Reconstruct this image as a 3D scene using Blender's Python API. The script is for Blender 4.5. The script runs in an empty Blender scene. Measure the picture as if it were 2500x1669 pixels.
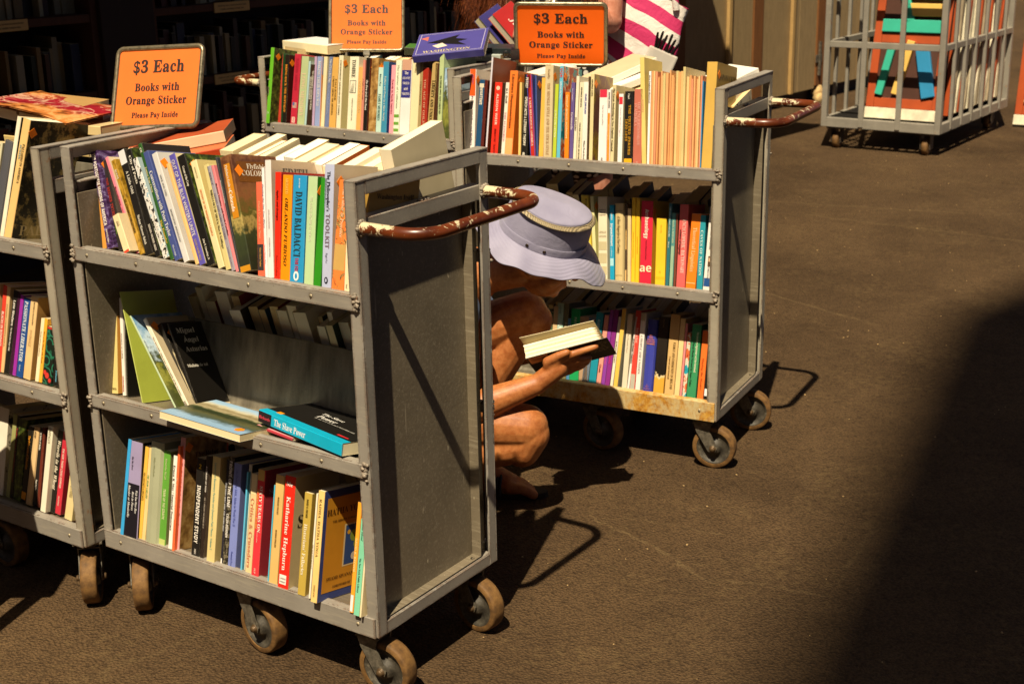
import bpy, bmesh, math, random
import numpy as np
from mathutils import Vector, Matrix, Euler, noise
random.seed(7)
SC=bpy.context.scene; COL=SC.collection
R=math.radians

# ------------------------------------------------------------------ camera
cd=bpy.data.cameras.new('camera'); cam=bpy.data.objects.new('camera',cd); COL.objects.link(cam); SC.camera=cam
PITCH,ROLL=0.304432,-0.020678
def _cam():
    cp,sp=math.cos(PITCH),math.sin(PITCH); r=Vector((1,0,0)); f=Vector((0,cp,-sp)); u=Vector((0,sp,cp))
    c,s=math.cos(ROLL),math.sin(ROLL); r2=c*r+s*u; u2=-s*r+c*u
    m=Matrix((r2,u2,-f)).transposed().to_4x4(); m.translation=Vector((0,0,1.569329)); return m
cam.matrix_world=_cam()
cd.sensor_fit='HORIZONTAL'; cd.sensor_width=36; cd.lens=49.504; cd.clip_start=.05; cd.clip_end=400
cd.dof.use_dof=True; cd.dof.focus_distance=3.1; cd.dof.aperture_fstop=9.0
# ------------------------------------------------------------------ sky, sun, exposure
SUN_DIR=Vector((0.1400,0.4890,-0.8606)).normalized()         # direction the light travels
w=bpy.data.worlds.new('World'); SC.world=w; w.use_nodes=True
nt=w.node_tree; sky=nt.nodes.new('ShaderNodeTexSky'); sky.sky_type='NISHITA'; sky.sun_disc=False
sky.sun_elevation=math.asin(-SUN_DIR.z); sky.sun_rotation=math.atan2(-SUN_DIR.x,-SUN_DIR.y)
sky.dust_density=1.5; sky.ozone_density=0; sky.air_density=.25
nt.nodes['Background'].inputs[1].default_value=.05
nt.links.new(sky.outputs[0],nt.nodes['Background'].inputs[0])
sd=bpy.data.lights.new('sun','SUN'); sd.energy=5.0; sd.angle=R(.6); sd.color=(1,.86,.63)
so=bpy.data.objects.new('sun',sd); COL.objects.link(so); so.location=(-3,-8,16)
so.rotation_euler=SUN_DIR.to_track_quat('-Z','Y').to_euler()
SC.view_settings.view_transform='Standard'; SC.view_settings.look='None'; SC.view_settings.gamma=1
SC.view_settings.exposure=.5
SC.render.film_transparent=False
try:
    SC.cycles.max_bounces=6; SC.cycles.diffuse_bounces=3; SC.cycles.glossy_bounces=3; SC.cycles.use_denoising=True
    SC.cycles.sample_clamp_indirect=4
except Exception: pass

# ------------------------------------------------------------------ helpers
def s2l(c): return c/12.92 if c<=.04045 else ((c+.055)/1.055)**2.4
def hexc(h): return tuple(s2l(int(h[i:i+2],16)/255) for i in (0,2,4))
MATS={}
def mat(name,build):
    if name in MATS: return MATS[name]
    m=bpy.data.materials.new(name); m.use_nodes=True; t=m.node_tree; t.nodes.clear()
    o=t.nodes.new('ShaderNodeOutputMaterial'); b=t.nodes.new('ShaderNodeBsdfPrincipled'); t.links.new(b.outputs[0],o.inputs[0])
    build(t,b); MATS[name]=m; return m
def N(t,k,**kw):
    n=t.nodes.new(k)
    for a,v in kw.items():
        if a.startswith('i_'): n.inputs[a[2:].replace('_',' ')].default_value=v
        else: setattr(n,a,v)
    return n
def L(t,a,b): t.links.new(a,b)
def coords(t,kind='Object',scale=(1,1,1),rot=(0,0,0)):
    c=N(t,'ShaderNodeTexCoord'); m=N(t,'ShaderNodeMapping'); m.inputs['Scale'].default_value=scale; m.inputs['Rotation'].default_value=rot
    L(t,c.outputs[kind],m.inputs[0]); return m.outputs[0]
def noi(t,vec,scale,detail=3,rough=.55,dist=0):
    n=N(t,'ShaderNodeTexNoise'); n.inputs['Scale'].default_value=scale; n.inputs['Detail'].default_value=detail
    n.inputs['Roughness'].default_value=rough; n.inputs['Distortion'].default_value=dist
    if vec is not None: L(t,vec,n.inputs['Vector'])
    return n.outputs['Fac']
def ramp(t,fac,stops,interp='LINEAR'):
    r=N(t,'ShaderNodeValToRGB'); r.color_ramp.interpolation=interp; e=r.color_ramp.elements
    while len(e)<len(stops): e.new(.5)
    for k,(p,c) in zip(e,stops):
        k.position=p; k.color=(c if len(c)==4 else (*c,1)) if not isinstance(c,str) else (*hexc(c),1)
    L(t,fac,r.inputs[0]); return r.outputs[0]
def mix(t,fac,a,b,mode='MIX'):
    m=N(t,'ShaderNodeMix',data_type='RGBA',blend_type=mode)
    for s,v in ((0,fac),(6,a),(7,b)):
        if hasattr(v,'is_linked'): L(t,v,m.inputs[s])
        else: m.inputs[s].default_value=v if s==0 else (*v[:3],1)
    return m.outputs[2]
def math_(t,op,a,b=None,c=None):
    m=N(t,'ShaderNodeMath',operation=op)
    for i,v in enumerate((a,b,c)):
        if v is None: continue
        if hasattr(v,'is_linked'): L(t,v,m.inputs[i])
        else: m.inputs[i].default_value=v
    return m.outputs[0]
def bump(t,b,h,strength=.3,dist=.002):
    n=N(t,'ShaderNodeBump'); n.inputs['Strength'].default_value=strength; n.inputs['Distance'].default_value=dist
    L(t,h,n.inputs['Height']); L(t,n.outputs[0],b.inputs['Normal'])
def setc(t,b,v):
    if hasattr(v,'is_linked'): L(t,v,b.inputs['Base Color'])
    else: b.inputs['Base Color'].default_value=(*v[:3],1)
def simple(name,h,rough=.6,metal=0,var=.0,scale=20,spec=.5):
    def f(t,b):
        c=hexc(h); b.inputs['Roughness'].default_value=rough; b.inputs['Metallic'].default_value=metal; b.inputs['Specular IOR Level'].default_value=spec
        if var: setc(t,b,ramp(t,noi(t,coords(t),scale,4),[(.3,tuple(x*(1-var) for x in c)),(.7,tuple(min(1,x*(1+var)) for x in c))]))
        else: setc(t,b,c)
    return mat(name,f)
# edge mask from the Bevel node: 1 on worn edges
def edge_mask(t,rad,lo,hi):
    bv=N(t,'ShaderNodeBevel'); bv.samples=4; bv.inputs['Radius'].default_value=rad
    g=N(t,'ShaderNodeNewGeometry'); d=N(t,'ShaderNodeVectorMath',operation='DOT_PRODUCT'); L(t,bv.outputs[0],d.inputs[0]); L(t,g.outputs['Normal'],d.inputs[1])
    m=N(t,'ShaderNodeMapRange'); L(t,d.outputs['Value'],m.inputs[0]); m.inputs[1].default_value=lo; m.inputs[2].default_value=hi; return m.outputs[0]
def paint(name,base,chip=.5,rustamt=.0,rough=.5,grain=.25,rusty=False,flecks=0):
    def f(t,b):
        v=coords(t); c=hexc(base)
        big=noi(t,v,9,4); fine=noi(t,v,85,5,.7); med=noi(t,v,60,6,.7,.5)
        col=ramp(t,big,[(.3,tuple(x*.84 for x in c)),(.7,tuple(x*1.1 for x in c))])
        streak=noi(t,coords(t,scale=(4,60,60)),3,4,.7)
        col=mix(t,math_(t,'MULTIPLY',ramp(t,streak,[(.52,(0,0,0)),(.75,(1,1,1))]),.35),col,hexc('c0b49a'))
        e=edge_mask(t,.010,.995,.82)
        wear=math_(t,'ADD',math_(t,'MULTIPLY',e,math_(t,'MULTIPLY',noi(t,v,7,2),chip*.8)),math_(t,'MULTIPLY',med,.62))
        m1=ramp(t,wear,[(.60,(0,0,0)),(.64,(1,1,1))])
        rc=ramp(t,fine,[(.3,'1c120b'),(.5,'4a2a14'),(.7,'7a4a22')])
        col=mix(t,m1,col,rc)
        if rusty:
            r1=noi(t,coords(t,scale=(1,1,1)),14,7,.72,.6); r2=noi(t,v,120,4,.7)
            k=ramp(t,math_(t,'ADD',math_(t,'MULTIPLY',r1,.75),math_(t,'MULTIPLY',r2,.3)),[(.43,(0,0,0)),(.60,(1,1,1))])
            col=mix(t,k,mix(t,.75,col,hexc('d2bd84')),ramp(t,fine,[(.22,'6a3a10'),(.45,'b47a22'),(.7,'d8a848')]))
        elif rustamt:
            k=ramp(t,math_(t,'ADD',math_(t,'MULTIPLY',noi(t,v,11,6,.7),.8),math_(t,'MULTIPLY',fine,.2)),[(.66-rustamt*.1,(0,0,0)),(.72-rustamt*.1,(1,1,1))])
            col=mix(t,k,col,ramp(t,fine,[(.3,'5a3010'),(.7,'b0702a')]))
        spk=ramp(t,noi(t,v,230,2,.5),[(.70,(0,0,0)),(.74,(1,1,1))])
        col=mix(t,math_(t,'MULTIPLY',spk,.5),col,hexc('2a2018'))
        if flecks:
            fk=ramp(t,noi(t,coords(t,scale=(1,1,.3)),95,3,.6),[(.70,(0,0,0)),(.735,(1,1,1))]); col=mix(t,math_(t,'MULTIPLY',fk,flecks),col,hexc('d0c2a4'))
            sc=ramp(t,noi(t,coords(t,scale=(1,1,.06),rot=(.12,0,0)),70,2),[(.735,(0,0,0)),(.75,(1,1,1))]); col=mix(t,math_(t,'MULTIPLY',sc,flecks*.6),col,hexc('b8aa90'))
        setc(t,b,col); b.inputs['Roughness'].default_value=rough
        bump(t,b,math_(t,'ADD',math_(t,'MULTIPLY',fine,grain),math_(t,'MULTIPLY',m1,-.6)),.35,.0015)
    return mat(name,f)

class MB:
    """collects faces; build() links them as ONE mesh object"""
    def __init__(s): s.v=[]; s.f=[]; s.m=[]; s.c=[]; s.sm=[]
    def add(s,vs,fs,mi=0,col=(1,1,1),M=None,smooth=False):
        k=len(s.v)
        s.v+= [tuple(M@Vector(p)) for p in vs] if M is not None else [tuple(p) for p in vs]
        for f in fs: s.f.append([i+k for i in f]); s.m.append(mi); s.c.append(col); s.sm.append(smooth)
        return s
    def box(s,a,b,mi=0,col=(1,1,1),M=None):
        x0,y0,z0=a; x1,y1,z1=b
        return s.add([(x0,y0,z0),(x1,y0,z0),(x1,y1,z0),(x0,y1,z0),(x0,y0,z1),(x1,y0,z1),(x1,y1,z1),(x0,y1,z1)],
            [(0,3,2,1),(4,5,6,7),(0,1,5,4),(1,2,6,5),(2,3,7,6),(3,0,4,7)],mi,col,M)
    def bbox(s,a,b,r=.002,mi=0,col=(1,1,1),M=None):
        """box with chamfered edges along its longest axis ends left square"""
        bm=bmesh.new(); bmesh.ops.create_cube(bm,size=1)
        for v in bm.verts: v.co=Vector([(a[i]+b[i])/2+v.co[i]*(b[i]-a[i]) for i in range(3)])
        bmesh.ops.bevel(bm,geom=list(bm.edges),offset=r,segments=2,affect='EDGES',profile=.5)
        s.frombm(bm,mi,col,M); return s
    def frombm(s,bm,mi=0,col=(1,1,1),M=None,smooth=False):
        bm.verts.ensure_lookup_table(); bm.verts.index_update()
        s.add([v.co.copy() for v in bm.verts],[[v.index for v in f.verts] for f in bm.faces],mi,col,M,smooth); bm.free()
    def prism(s,poly,axis,a,b,mi=0,col=(1,1,1),M=None):
        """poly: 2D points, extruded along axis ('x','y','z') from a to b"""
        n=len(poly)
        def p3(p,h): return {'x':(h,p[0],p[1]),'y':(p[0],h,p[1]),'z':(p[0],p[1],h)}[axis]
        vs=[p3(p,a) for p in poly]+[p3(p,b) for p in poly]
        fs=[tuple(range(n))[::-1],tuple(range(n,2*n))]+[(i,(i+1)%n,n+(i+1)%n,n+i) for i in range(n)]
        return s.add(vs,fs,mi,col,M)
    def tube(s,pts,r,n=14,mi=0,col=(1,1,1),cap=True,M=None):
        pts=[Vector(p) for p in pts]; rs=r if isinstance(r,(list,tuple)) else [r]*len(pts)
        vs=[]; fs=[]; t0=(pts[1]-pts[0]).normalized(); up=Vector((0,0,1)) if abs(t0.z)<.9 else Vector((1,0,0)); u=t0.cross(up).normalized()
        for i,p in enumerate(pts):
            t=(pts[min(i+1,len(pts)-1)]-pts[max(i-1,0)]).normalized(); u=(u-t*u.dot(t)).normalized(); v=t.cross(u)
            vs+=[p+rs[i]*(math.cos(2*math.pi*k/n)*u+math.sin(2*math.pi*k/n)*v) for k in range(n)]
        for i in range(len(pts)-1):
            for k in range(n): fs.append((i*n+k,i*n+(k+1)%n,(i+1)*n+(k+1)%n,(i+1)*n+k))
        s.add(vs,fs,mi,col,M,True)
        if cap: s.add(vs[:n],[tuple(range(n))[::-1]],mi,col,M); s.add(vs[-n:],[tuple(range(n))],mi,col,M)
        return s
    def lathe(s,prof,n=32,mi=0,col=(1,1,1),M=None,smooth=True):
        """prof: (radius, height) pairs turned about the y axis"""
        vs=[];fs=[]
        for r,h in prof: vs+=[(r*math.cos(2*math.pi*k/n),h,r*math.sin(2*math.pi*k/n)) for k in range(n)]
        for i in range(len(prof)-1):
            for k in range(n): fs.append((i*n+k,(i+1)*n+k,(i+1)*n+(k+1)%n,i*n+(k+1)%n))
        return s.add(vs,fs,mi,col,M,smooth)
    def ball(s,c,r,mi=0,col=(1,1,1),sc=(1,1,1),sub=2,jit=0,M=None):
        bm=bmesh.new(); bmesh.ops.create_icosphere(bm,subdivisions=sub,radius=1)
        for v in bm.verts:
            k=1+jit*noise.noise(v.co*3+Vector(c)*90); v.co=Vector((c[0]+v.co.x*r*sc[0]*k,c[1]+v.co.y*r*sc[1]*k,c[2]+v.co.z*r*sc[2]*k))
        s.frombm(bm,mi,col,M,True); return s
    def build(s,name,mats,parent=None,M=None,colors=False,link=True):
        me=bpy.data.meshes.new(name); me.from_pydata(s.v,[],s.f); 
        mats=mats if isinstance(mats,(list,tuple)) else [mats]
        for m in mats: me.materials.append(m)
        me.polygons.foreach_set('material_index',s.m); me.polygons.foreach_set('use_smooth',s.sm)
        if colors:
            a=me.color_attributes.new('Col','FLOAT_COLOR','CORNER'); buf=[]
            for f,c in zip(s.f,s.c): buf+= [c[0],c[1],c[2],1.0]*len(f)
            a.data.foreach_set('color',buf)
        me.update(); o=bpy.data.objects.new(name,me)
        COL.objects.link(o)
        if parent: o.parent=parent
        if M is not None: o.matrix_local=M
        return o
def tag(o,label=None,cat=None,group=None,kind=None):
    for k,v in (('label',label),('category',cat),('group',group),('kind',kind)):
        if v: o[k]=v
    return o
def empty(name,M=None):
    o=bpy.data.objects.new(name,None); o.empty_display_size=.1; COL.objects.link(o)
    if M is not None: o.matrix_world=M
    return o
def copy_tree(o,parent=None):
    c=o.copy(); COL.objects.link(c)
    for k in ('label','group'):
        if k in c and parent is None: del c[k]
    if parent: c.parent=parent; c.matrix_parent_inverse=o.matrix_parent_inverse.copy()
    for ch in KIDS(o): copy_tree(ch,c)
    return c
def KIDS(o): return [x for x in bpy.data.objects if x.parent==o]
def T_(x,y,z): return Matrix.Translation((x,y,z))
def RX(a): return Matrix.Rotation(a,4,'X')
def RY(a): return Matrix.Rotation(a,4,'Y')
def RZ(a): return Matrix.Rotation(a,4,'Z')
def frame(o,x,y,z):
    """4x4 from origin and three axis vectors"""
    m=Matrix((x,y,z)).transposed().to_4x4(); m.translation=Vector(o); return m

# ------------------------------------------------------------------ lettering (the built-in font and its serif fallback)
_tc=bpy.data.curves.new('lettering','FONT'); _tc.resolution_u=2; _to=bpy.data.objects.new('lettering',_tc)
def styled(s,f):
    if f=='s': return s
    U,Lo,D={'B':(0x1D400,0x1D41A,0x1D7CE),'S':(0x1D5D4,0x1D5EE,0x1D7EC),'I':(0x1D468,0x1D482,0x1D7CE),'M':(0x1D670,0x1D68A,0x1D7F6)}[f]
    return ''.join(chr(U+ord(c)-65) if 'A'<=c<='Z' else chr(Lo+ord(c)-97) if 'a'<=c<='z' else chr(D+ord(c)-48) if '0'<=c<='9' else c for c in s)
_cache={}
def glyphs(s,f='B',space=1.0,bold=0):
    k=(s,f,space,bold)
    if k not in _cache:
        _tc.body=styled(s,f); _tc.space_character=space; _tc.offset=bold
        me=_to.to_mesh(); vs=[tuple(v.co) for v in me.vertices]; fs=[tuple(p.vertices) for p in me.polygons]; _to.to_mesh_clear()
        if vs:
            x0=min(v[0] for v in vs); vs=[(v[0]-x0,v[1],0) for v in vs]; wd=max(v[0] for v in vs)
        else: wd=1
        _cache[k]=(vs,fs,wd)
    return _cache[k]
def letter(mb,s,f,M,mi,col,width=None,cap=None,space=1.0,bold=0):
    """lettering centred on M's origin in M's xy plane"""
    vs,fs,wd=glyphs(s,f,space,bold)
    if not vs: return
    sy=cap/.70 if cap else width/wd; sx=width/wd if width else sy
    if cap and width:
        if sx>1.35*sy: sx=1.35*sy
        if sx<.6*sy: sy=sx/.6
    mb.add([((v[0]-wd/2)*sx,(v[1]-.35)*sy,0) for v in vs],fs,mi,col,M)

# ------------------------------------------------------------------ materials
def f_asph(t,b):
    v=coords(t); n1=noi(t,v,1.3,5,.6); n2=noi(t,v,14,6,.65); n3=noi(t,v,160,4,.7); n4=noi(t,v,420,2,.6)
    col=ramp(t,math_(t,'ADD',math_(t,'MULTIPLY',n1,.6),math_(t,'MULTIPLY',n2,.4)),[(.32,(.074,.0445,.0215)),(.55,(.112,.068,.033)),(.75,(.152,.094,.046))])
    vo=N(t,'ShaderNodeTexVoronoi'); vo.inputs['Scale'].default_value=150; L(t,v,vo.inputs['Vector'])
    st=ramp(t,vo.outputs['Distance'],[(.12,(1.25,1.22,1.15)),(.5,(.88,.88,.88)),(.8,(.55,.55,.55))])
    col=mix(t,.75,col,st,'MULTIPLY')
    blot=ramp(t,noi(t,coords(t,scale=(1.3,.7,1),rot=(0,0,.35)),.9,8,.62,.8),[(.34,(.70,.68,.66)),(.5,(1,1,1)),(.66,(1.15,1.14,1.1))]); col=mix(t,.85,col,blot,'MULTIPLY')
    wet=ramp(t,noi(t,v,5.5,5,.6,.4),[(.70,(1,1,1)),(.76,(.6,.58,.55))]); col=mix(t,.5,col,wet,'MULTIPLY')
    pit=ramp(t,noi(t,v,52,5,.7),[(.33,(.42,.40,.38)),(.44,(1,1,1)),(.62,(1,1,1)),(.72,(1.25,1.22,1.15))]); col=mix(t,.75,col,pit,'MULTIPLY')
    dk=ramp(t,n3,[(.30,(.35,.33,.3)),(.45,(1,1,1))]); col=mix(t,.8,col,dk,'MULTIPLY')
    # sandy dust drifts and pale specks
    du=ramp(t,math_(t,'MULTIPLY',noi(t,coords(t,scale=(1.2,.8,1),rot=(0,0,.5)),3.2,8,.72,.5),noi(t,v,40,3)),[(.27,(0,0,0)),(.42,(1,1,1))])
    col=mix(t,math_(t,'MULTIPLY',du,.5),col,(.16,.104,.046))
    sp=ramp(t,n4,[(.745,(0,0,0)),(.765,(1,1,1))]); col=mix(t,math_(t,'MULTIPLY',sp,.7),col,(.22,.16,.09))
    # filled cracks: a few wandering lines at the places they run in the yard
    nz=N(t,'ShaderNodeTexNoise'); nz.inputs['Scale'].default_value=9; nz.inputs['Detail'].default_value=6; nz.inputs['Roughness'].default_value=.65; L(t,v,nz.inputs['Vector'])
    wv=N(t,'ShaderNodeVectorMath',operation='MULTIPLY_ADD'); L(t,nz.outputs['Color'],wv.inputs[0]); wv.inputs[1].default_value=(.11,.11,0); L(t,v,wv.inputs[2])
    cmask=None
    for (x0,y0,x1,y1,wd,st_) in ((.30,3.56,.60,3.13,.0045,.8),(.58,3.17,.86,3.06,.0035,.5),(.40,3.55,.66,3.41,.0035,.55),(1.06,3.46,.86,3.12,.004,.45),(1.05,5.85,1.5,5.22,.007,.6),(.28,2.76,.66,3.03,.004,.3),(-.98,2.64,-.55,3.0,.006,.35),(1.6,7.2,2.9,6.2,.012,.4),(1.3,7.6,2.5,7.1,.012,.35)):
        x0-=.055;x1-=.055;y0-=.055;y1-=.055
        mp=N(t,'ShaderNodeMapping',vector_type='TEXTURE'); mp.inputs['Location'].default_value=(x0,y0,0); mp.inputs['Rotation'].default_value=(0,0,math.atan2(y1-y0,x1-x0)); L(t,wv.outputs[0],mp.inputs[0])
        sp_=N(t,'ShaderNodeSeparateXYZ'); L(t,mp.outputs[0],sp_.inputs[0]); ln=math.hypot(x1-x0,y1-y0)
        a_=ramp(t,math_(t,'DIVIDE',math_(t,'ABSOLUTE',sp_.outputs['Y']),wd*2.2),[(.15,(1,1,1)),(.8,(0,0,0))])
        u_=ramp(t,math_(t,'DIVIDE',sp_.outputs['X'],ln),[(0,(0,0,0)),(.06,(1,1,1)),(.9,(1,1,1)),(1,(0,0,0))])
        q_=math_(t,'MULTIPLY',math_(t,'MULTIPLY',a_,u_),st_); cmask=q_ if cmask is None else math_(t,'MAXIMUM',cmask,q_)
    cm_=math_(t,'MULTIPLY',cmask,ramp(t,noi(t,v,30,4),[(.35,(.3,.3,.3)),(.55,(1,1,1))]))
    col=mix(t,cm_,col,(.16,.105,.048))
    setc(t,b,col); b.inputs['Roughness'].default_value=.92; b.inputs['Specular IOR Level'].default_value=.15
    bump(t,b,math_(t,'ADD',math_(t,'MULTIPLY',vo.outputs['Distance'],-1.0),math_(t,'MULTIPLY',n3,.9)),.8,.009)
M_ASPH=mat('asphalt',f_asph)
M_PAINT=paint('grey_cart_paint','938c81',chip=.85)
M_PANEL=paint('grey_panel_paint','766b58',chip=.3,rough=.36,grain=.8,flecks=.75)
M_RUSTP=paint('rusty_cart_paint','a39a88',chip=1.0,rustamt=.6)
M_RUSTY=paint('rusted_cream_paint','a89c86',chip=.5,rusty=True,rough=.7)
def f_handle(t,b):
    v=coords(t); e=noi(t,v,46,7,.68,.7); br=ramp(t,noi(t,v,16,4),[(.3,'4a1f0c'),(.7,'7a3a18')])
    sep=N(t,'ShaderNodeSeparateXYZ'); L(t,coords(t),sep.inputs[0])
    near=ramp(t,sep.outputs['X'],[(.02,(1,1,1)),(.125,(0,0,0))])          # bare primer near the weld
    top=ramp(t,math_(t,'MULTIPLY',math_(t,'SUBTRACT',sep.outputs['Z'],.843),80.0),[(.1,(0,0,0)),(.8,(1,1,1))]); far=ramp(t,sep.outputs['X'],[(.128,(0,0,0)),(.136,(1,1,1))])
    e=math_(t,'ADD',e,math_(t,'MULTIPLY',math_(t,'MULTIPLY',top,far),.075))
    near=math_(t,'MULTIPLY',near,math_(t,'ADD',math_(t,'MULTIPLY',top,.55),.45))
    k=ramp(t,math_(t,'ADD',e,math_(t,'MULTIPLY',near,.245)),[(.632,(0,0,0)),(.648,(1,1,1))])
    setc(t,b,mix(t,k,br,hexc('d2c39e'))); b.inputs['Roughness'].default_value=.32; bump(t,b,math_(t,'MULTIPLY',k,-1),.3,.001)
M_HANDLE=mat('worn_brown_enamel',f_handle)
M_WELD=simple('weld_bead','8c8070',.5,var=.5,scale=120)
M_SCREW=simple('screw_head','b4a688',.4,.5,var=.3,scale=200)
def f_galv(t,b):
    v=coords(t); n=noi(t,v,60,5,.7); setc(t,b,ramp(t,n,[(.3,'3e3a30'),(.55,'6e675a'),(.75,'a0967e')])); b.inputs['Metallic'].default_value=.35; b.inputs['Roughness'].default_value=.5
    bump(t,b,n,.2,.001)
M_GALV=mat('galvanised_steel',f_galv)
M_TYRE=mat('tan_tyre',lambda t,b:(setc(t,b,ramp(t,noi(t,coords(t),45,6,.7),[(.25,'3a2812'),(.5,'6c4c24'),(.75,'8a6634')])),b.inputs['Roughness'].__setattr__('default_value',.75),bump(t,b,noi(t,coords(t),150,4),.3,.001)))
M_HUB=mat('scuffed_hub',lambda t,b:(setc(t,b,ramp(t,noi(t,coords(t),55,6,.7),[(.3,'1e1b16'),(.55,'443e33'),(.75,'7a7260')])),b.inputs['Roughness'].__setattr__('default_value',.6)))
M_BOLT=simple('axle_bolt','5e4a32',.5,.4,var=.35,scale=150)
def f_cover(t,b):
    a=N(t,'ShaderNodeVertexColor',layer_name='Col'); v=coords(t)
    oi=N(t,'ShaderNodeObjectInfo'); ad=N(t,'ShaderNodeVectorMath',operation='ADD'); L(t,v,ad.inputs[0]); L(t,oi.outputs['Location'],ad.inputs[1])
    n=noi(t,ad.outputs[0],60,5,.65); n2=noi(t,ad.outputs[0],16,3)
    c=mix(t,.55,a.outputs[0],ramp(t,n2,[(.3,(.84,.83,.80)),(.6,(1,1,1))]),'MULTIPLY')
    e=edge_mask(t,.0016,.99,.75)
    k=ramp(t,math_(t,'ADD',math_(t,'MULTIPLY',e,.35),math_(t,'MULTIPLY',n,.6)),[(.56,(0,0,0)),(.62,(1,1,1))])
    c=mix(t,math_(t,'MULTIPLY',k,.5),c,hexc('d8c8a8'))
    setc(t,b,c); b.inputs['Roughness'].default_value=.42; b.inputs['Specular IOR Level'].default_value=.4
    bump(t,b,n,.06,.001)
M_COVER=mat('printed_cover',f_cover)
def f_pages(t,b):
    a=N(t,'ShaderNodeVertexColor',layer_name='Col'); w_=N(t,'ShaderNodeTexWave',wave_type='BANDS',bands_direction='X'); L(t,coords(t),w_.inputs['Vector'])
    w_.inputs['Scale'].default_value=420; w_.inputs['Distortion'].default_value=2.5; w_.inputs['Detail'].default_value=2
    c=mix(t,.5,a.outputs[0],ramp(t,w_.outputs['Fac'],[(.0,(.74,.70,.62)),(.6,(1,1,1))]),'MULTIPLY'); setc(t,b,c); b.inputs['Roughness'].default_value=.9; b.inputs['Specular IOR Level'].default_value=.1
M_PAGES=mat('page_edges',f_pages)
M_STICK=simple('orange_sticker','ff8a10',.5)
def pat(name,stops,scale,stretch=(1,1,1),dist=0,detail=5,rough=.6,interp='LINEAR',grad=None,vor=False,ax='Z'):
    def f(t,b):
        v=coords(t,scale=stretch)
        if vor:
            n=N(t,'ShaderNodeTexVoronoi'); n.inputs['Scale'].default_value=scale; L(t,v,n.inputs['Vector']); fac=n.outputs['Distance'] if vor==1 else n.outputs['Color']
        else: fac=noi(t,v,scale,detail,rough,dist)
        if grad:
            sp=N(t,'ShaderNodeSeparateXYZ'); L(t,coords(t),sp.inputs[0]); m=N(t,'ShaderNodeMapRange'); L(t,sp.outputs[ax],m.inputs[0]); m.inputs[1].default_value=grad[0]; m.inputs[2].default_value=grad[1]
            fac=math_(t,'ADD',math_(t,'MULTIPLY',m.outputs[0],1-grad[2]),math_(t,'MULTIPLY',fac,grad[2]))
        setc(t,b,ramp(t,fac,stops,interp)); b.inputs['Roughness'].default_value=.4
    return mat('print_'+name,f)
PAT=dict(
 swirl=pat('purple_waves',[(.3,'1a1026'),(.45,'3a2148'),(.53,'5a4074'),(.57,'8a80a8'),(.61,'46285a'),(.8,'1e1228')],22,(1,1,2.2),2.2),
 canyon=pat('canyon',[(0,'2e2a1a'),(.2,'2c3020'),(.38,'3a4226'),(.45,'b09a58'),(.5,'5a5a26'),(.62,'8a5a34'),(.8,'5a3420'),(.93,'9a6a44'),(1,'3a5a9a')],70,grad=(0,.235,.3)),
 foliage=pat('foliage',[(.3,'14180a'),(.45,'2e3a14'),(.6,'5a6a24'),(.75,'9a9a4a')],75),
 checker=pat('checks',[(.0,'16140f'),(.42,'181612'),(.45,'d8d4cc'),(.6,'9ab4c0'),(.8,'1a1814')],110,(1,1,.8),interp='CONSTANT'),
 crease=pat('creased_black',[(.0,'14110d'),(.6,'1e1a15'),(.645,'c8b890'),(.69,'1a1612'),(1,'14110d')],26,(3,3,.22),.6),
 mottle=pat('mottle',[(.35,'14120f'),(.5,'3a352a'),(.58,'8a8068'),(.64,'2a2620')],120),
 landscape=pat('landscape',[(0,'2a2a18'),(.3,'4a5026'),(.42,'8a8a3a'),(.5,'3a4220'),(.6,'b8ccd8'),(.8,'5a8ab0'),(1,'2a5a8a')],45,grad=(0,.25,.45)),
 flatland=pat('lakeside',[(0,'7aa4c8'),(.20,'a4c4dc'),(.28,'c8c0a0'),(.34,'8a7c58'),(.40,'a89c78'),(.45,'3a4426'),(.52,'2c3420'),(.60,'5a5a38'),(.70,'4a5648'),(.78,'8fb0cc'),(1,'86a8c6')],42,(1,1,.6),detail=6,rough=.65,grad=(0,.16,.20),ax='Y'),
 sepia=pat('sepia',[(.3,'4a2c14'),(.5,'a07840'),(.65,'c8a468'),(.8,'d8bc88')],35),
 sketch=pat('ink_drawing',[(0,'f07f3a'),(.52,'f07f3a'),(.545,'2a1c10'),(.57,'caa25c'),(.6,'f07f3a')],38,(1,1,.7),1.2,grad=None),
 floral=pat('floral',[(0,'cc3a30'),(.28,'c8342c'),(.34,'1a2016'),(.52,'16221a'),(.6,'2a7a5a'),(.7,'181e16')],42,vor=1),
 ragged=pat('ragged',[(0,'d39a34'),(.40,'d8a23c'),(.44,'e8d0a0'),(.46,'1a1510'),(.7,'241e16'),(1,'16120e')],42,(1,1,1),grad=(-.02,.17,.4)),
 oak=pat('oak_photo',[(.36,'12100a'),(.5,'241f12'),(.54,'8a7844'),(.62,'b09a5e'),(.8,'a08c56')],16,(1,1,1),detail=9,rough=.75),
 ink=pat('ink_sketch',[(0,'1e1a14'),(.40,'2a241c'),(.45,'d8ccb0'),(1,'ddd2b8')],24,(1,1,1),detail=8,rough=.75),
 poster=pat('poster',[(0,'1e8a98'),(.4,'28a0b0'),(.45,'d8d0b8'),(.5,'d06a3a'),(.56,'a82a28'),(.62,'3a8a98'),(1,'58b0bc')],18,interp='CONSTANT'),
 vase=pat('vase',[(0,'6a4030'),(.45,'7a5044'),(.52,'a48a2c'),(1,'a4902c')],12),
 stripes=pat('ruled',[(0,'ded29a'),(1,'d4c68c')],30),
 grain=pat('mustard_grain',[(.35,'6a5010'),(.5,'a88024'),(.7,'c49a38')],110,(1,1,.5)),
)
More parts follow.
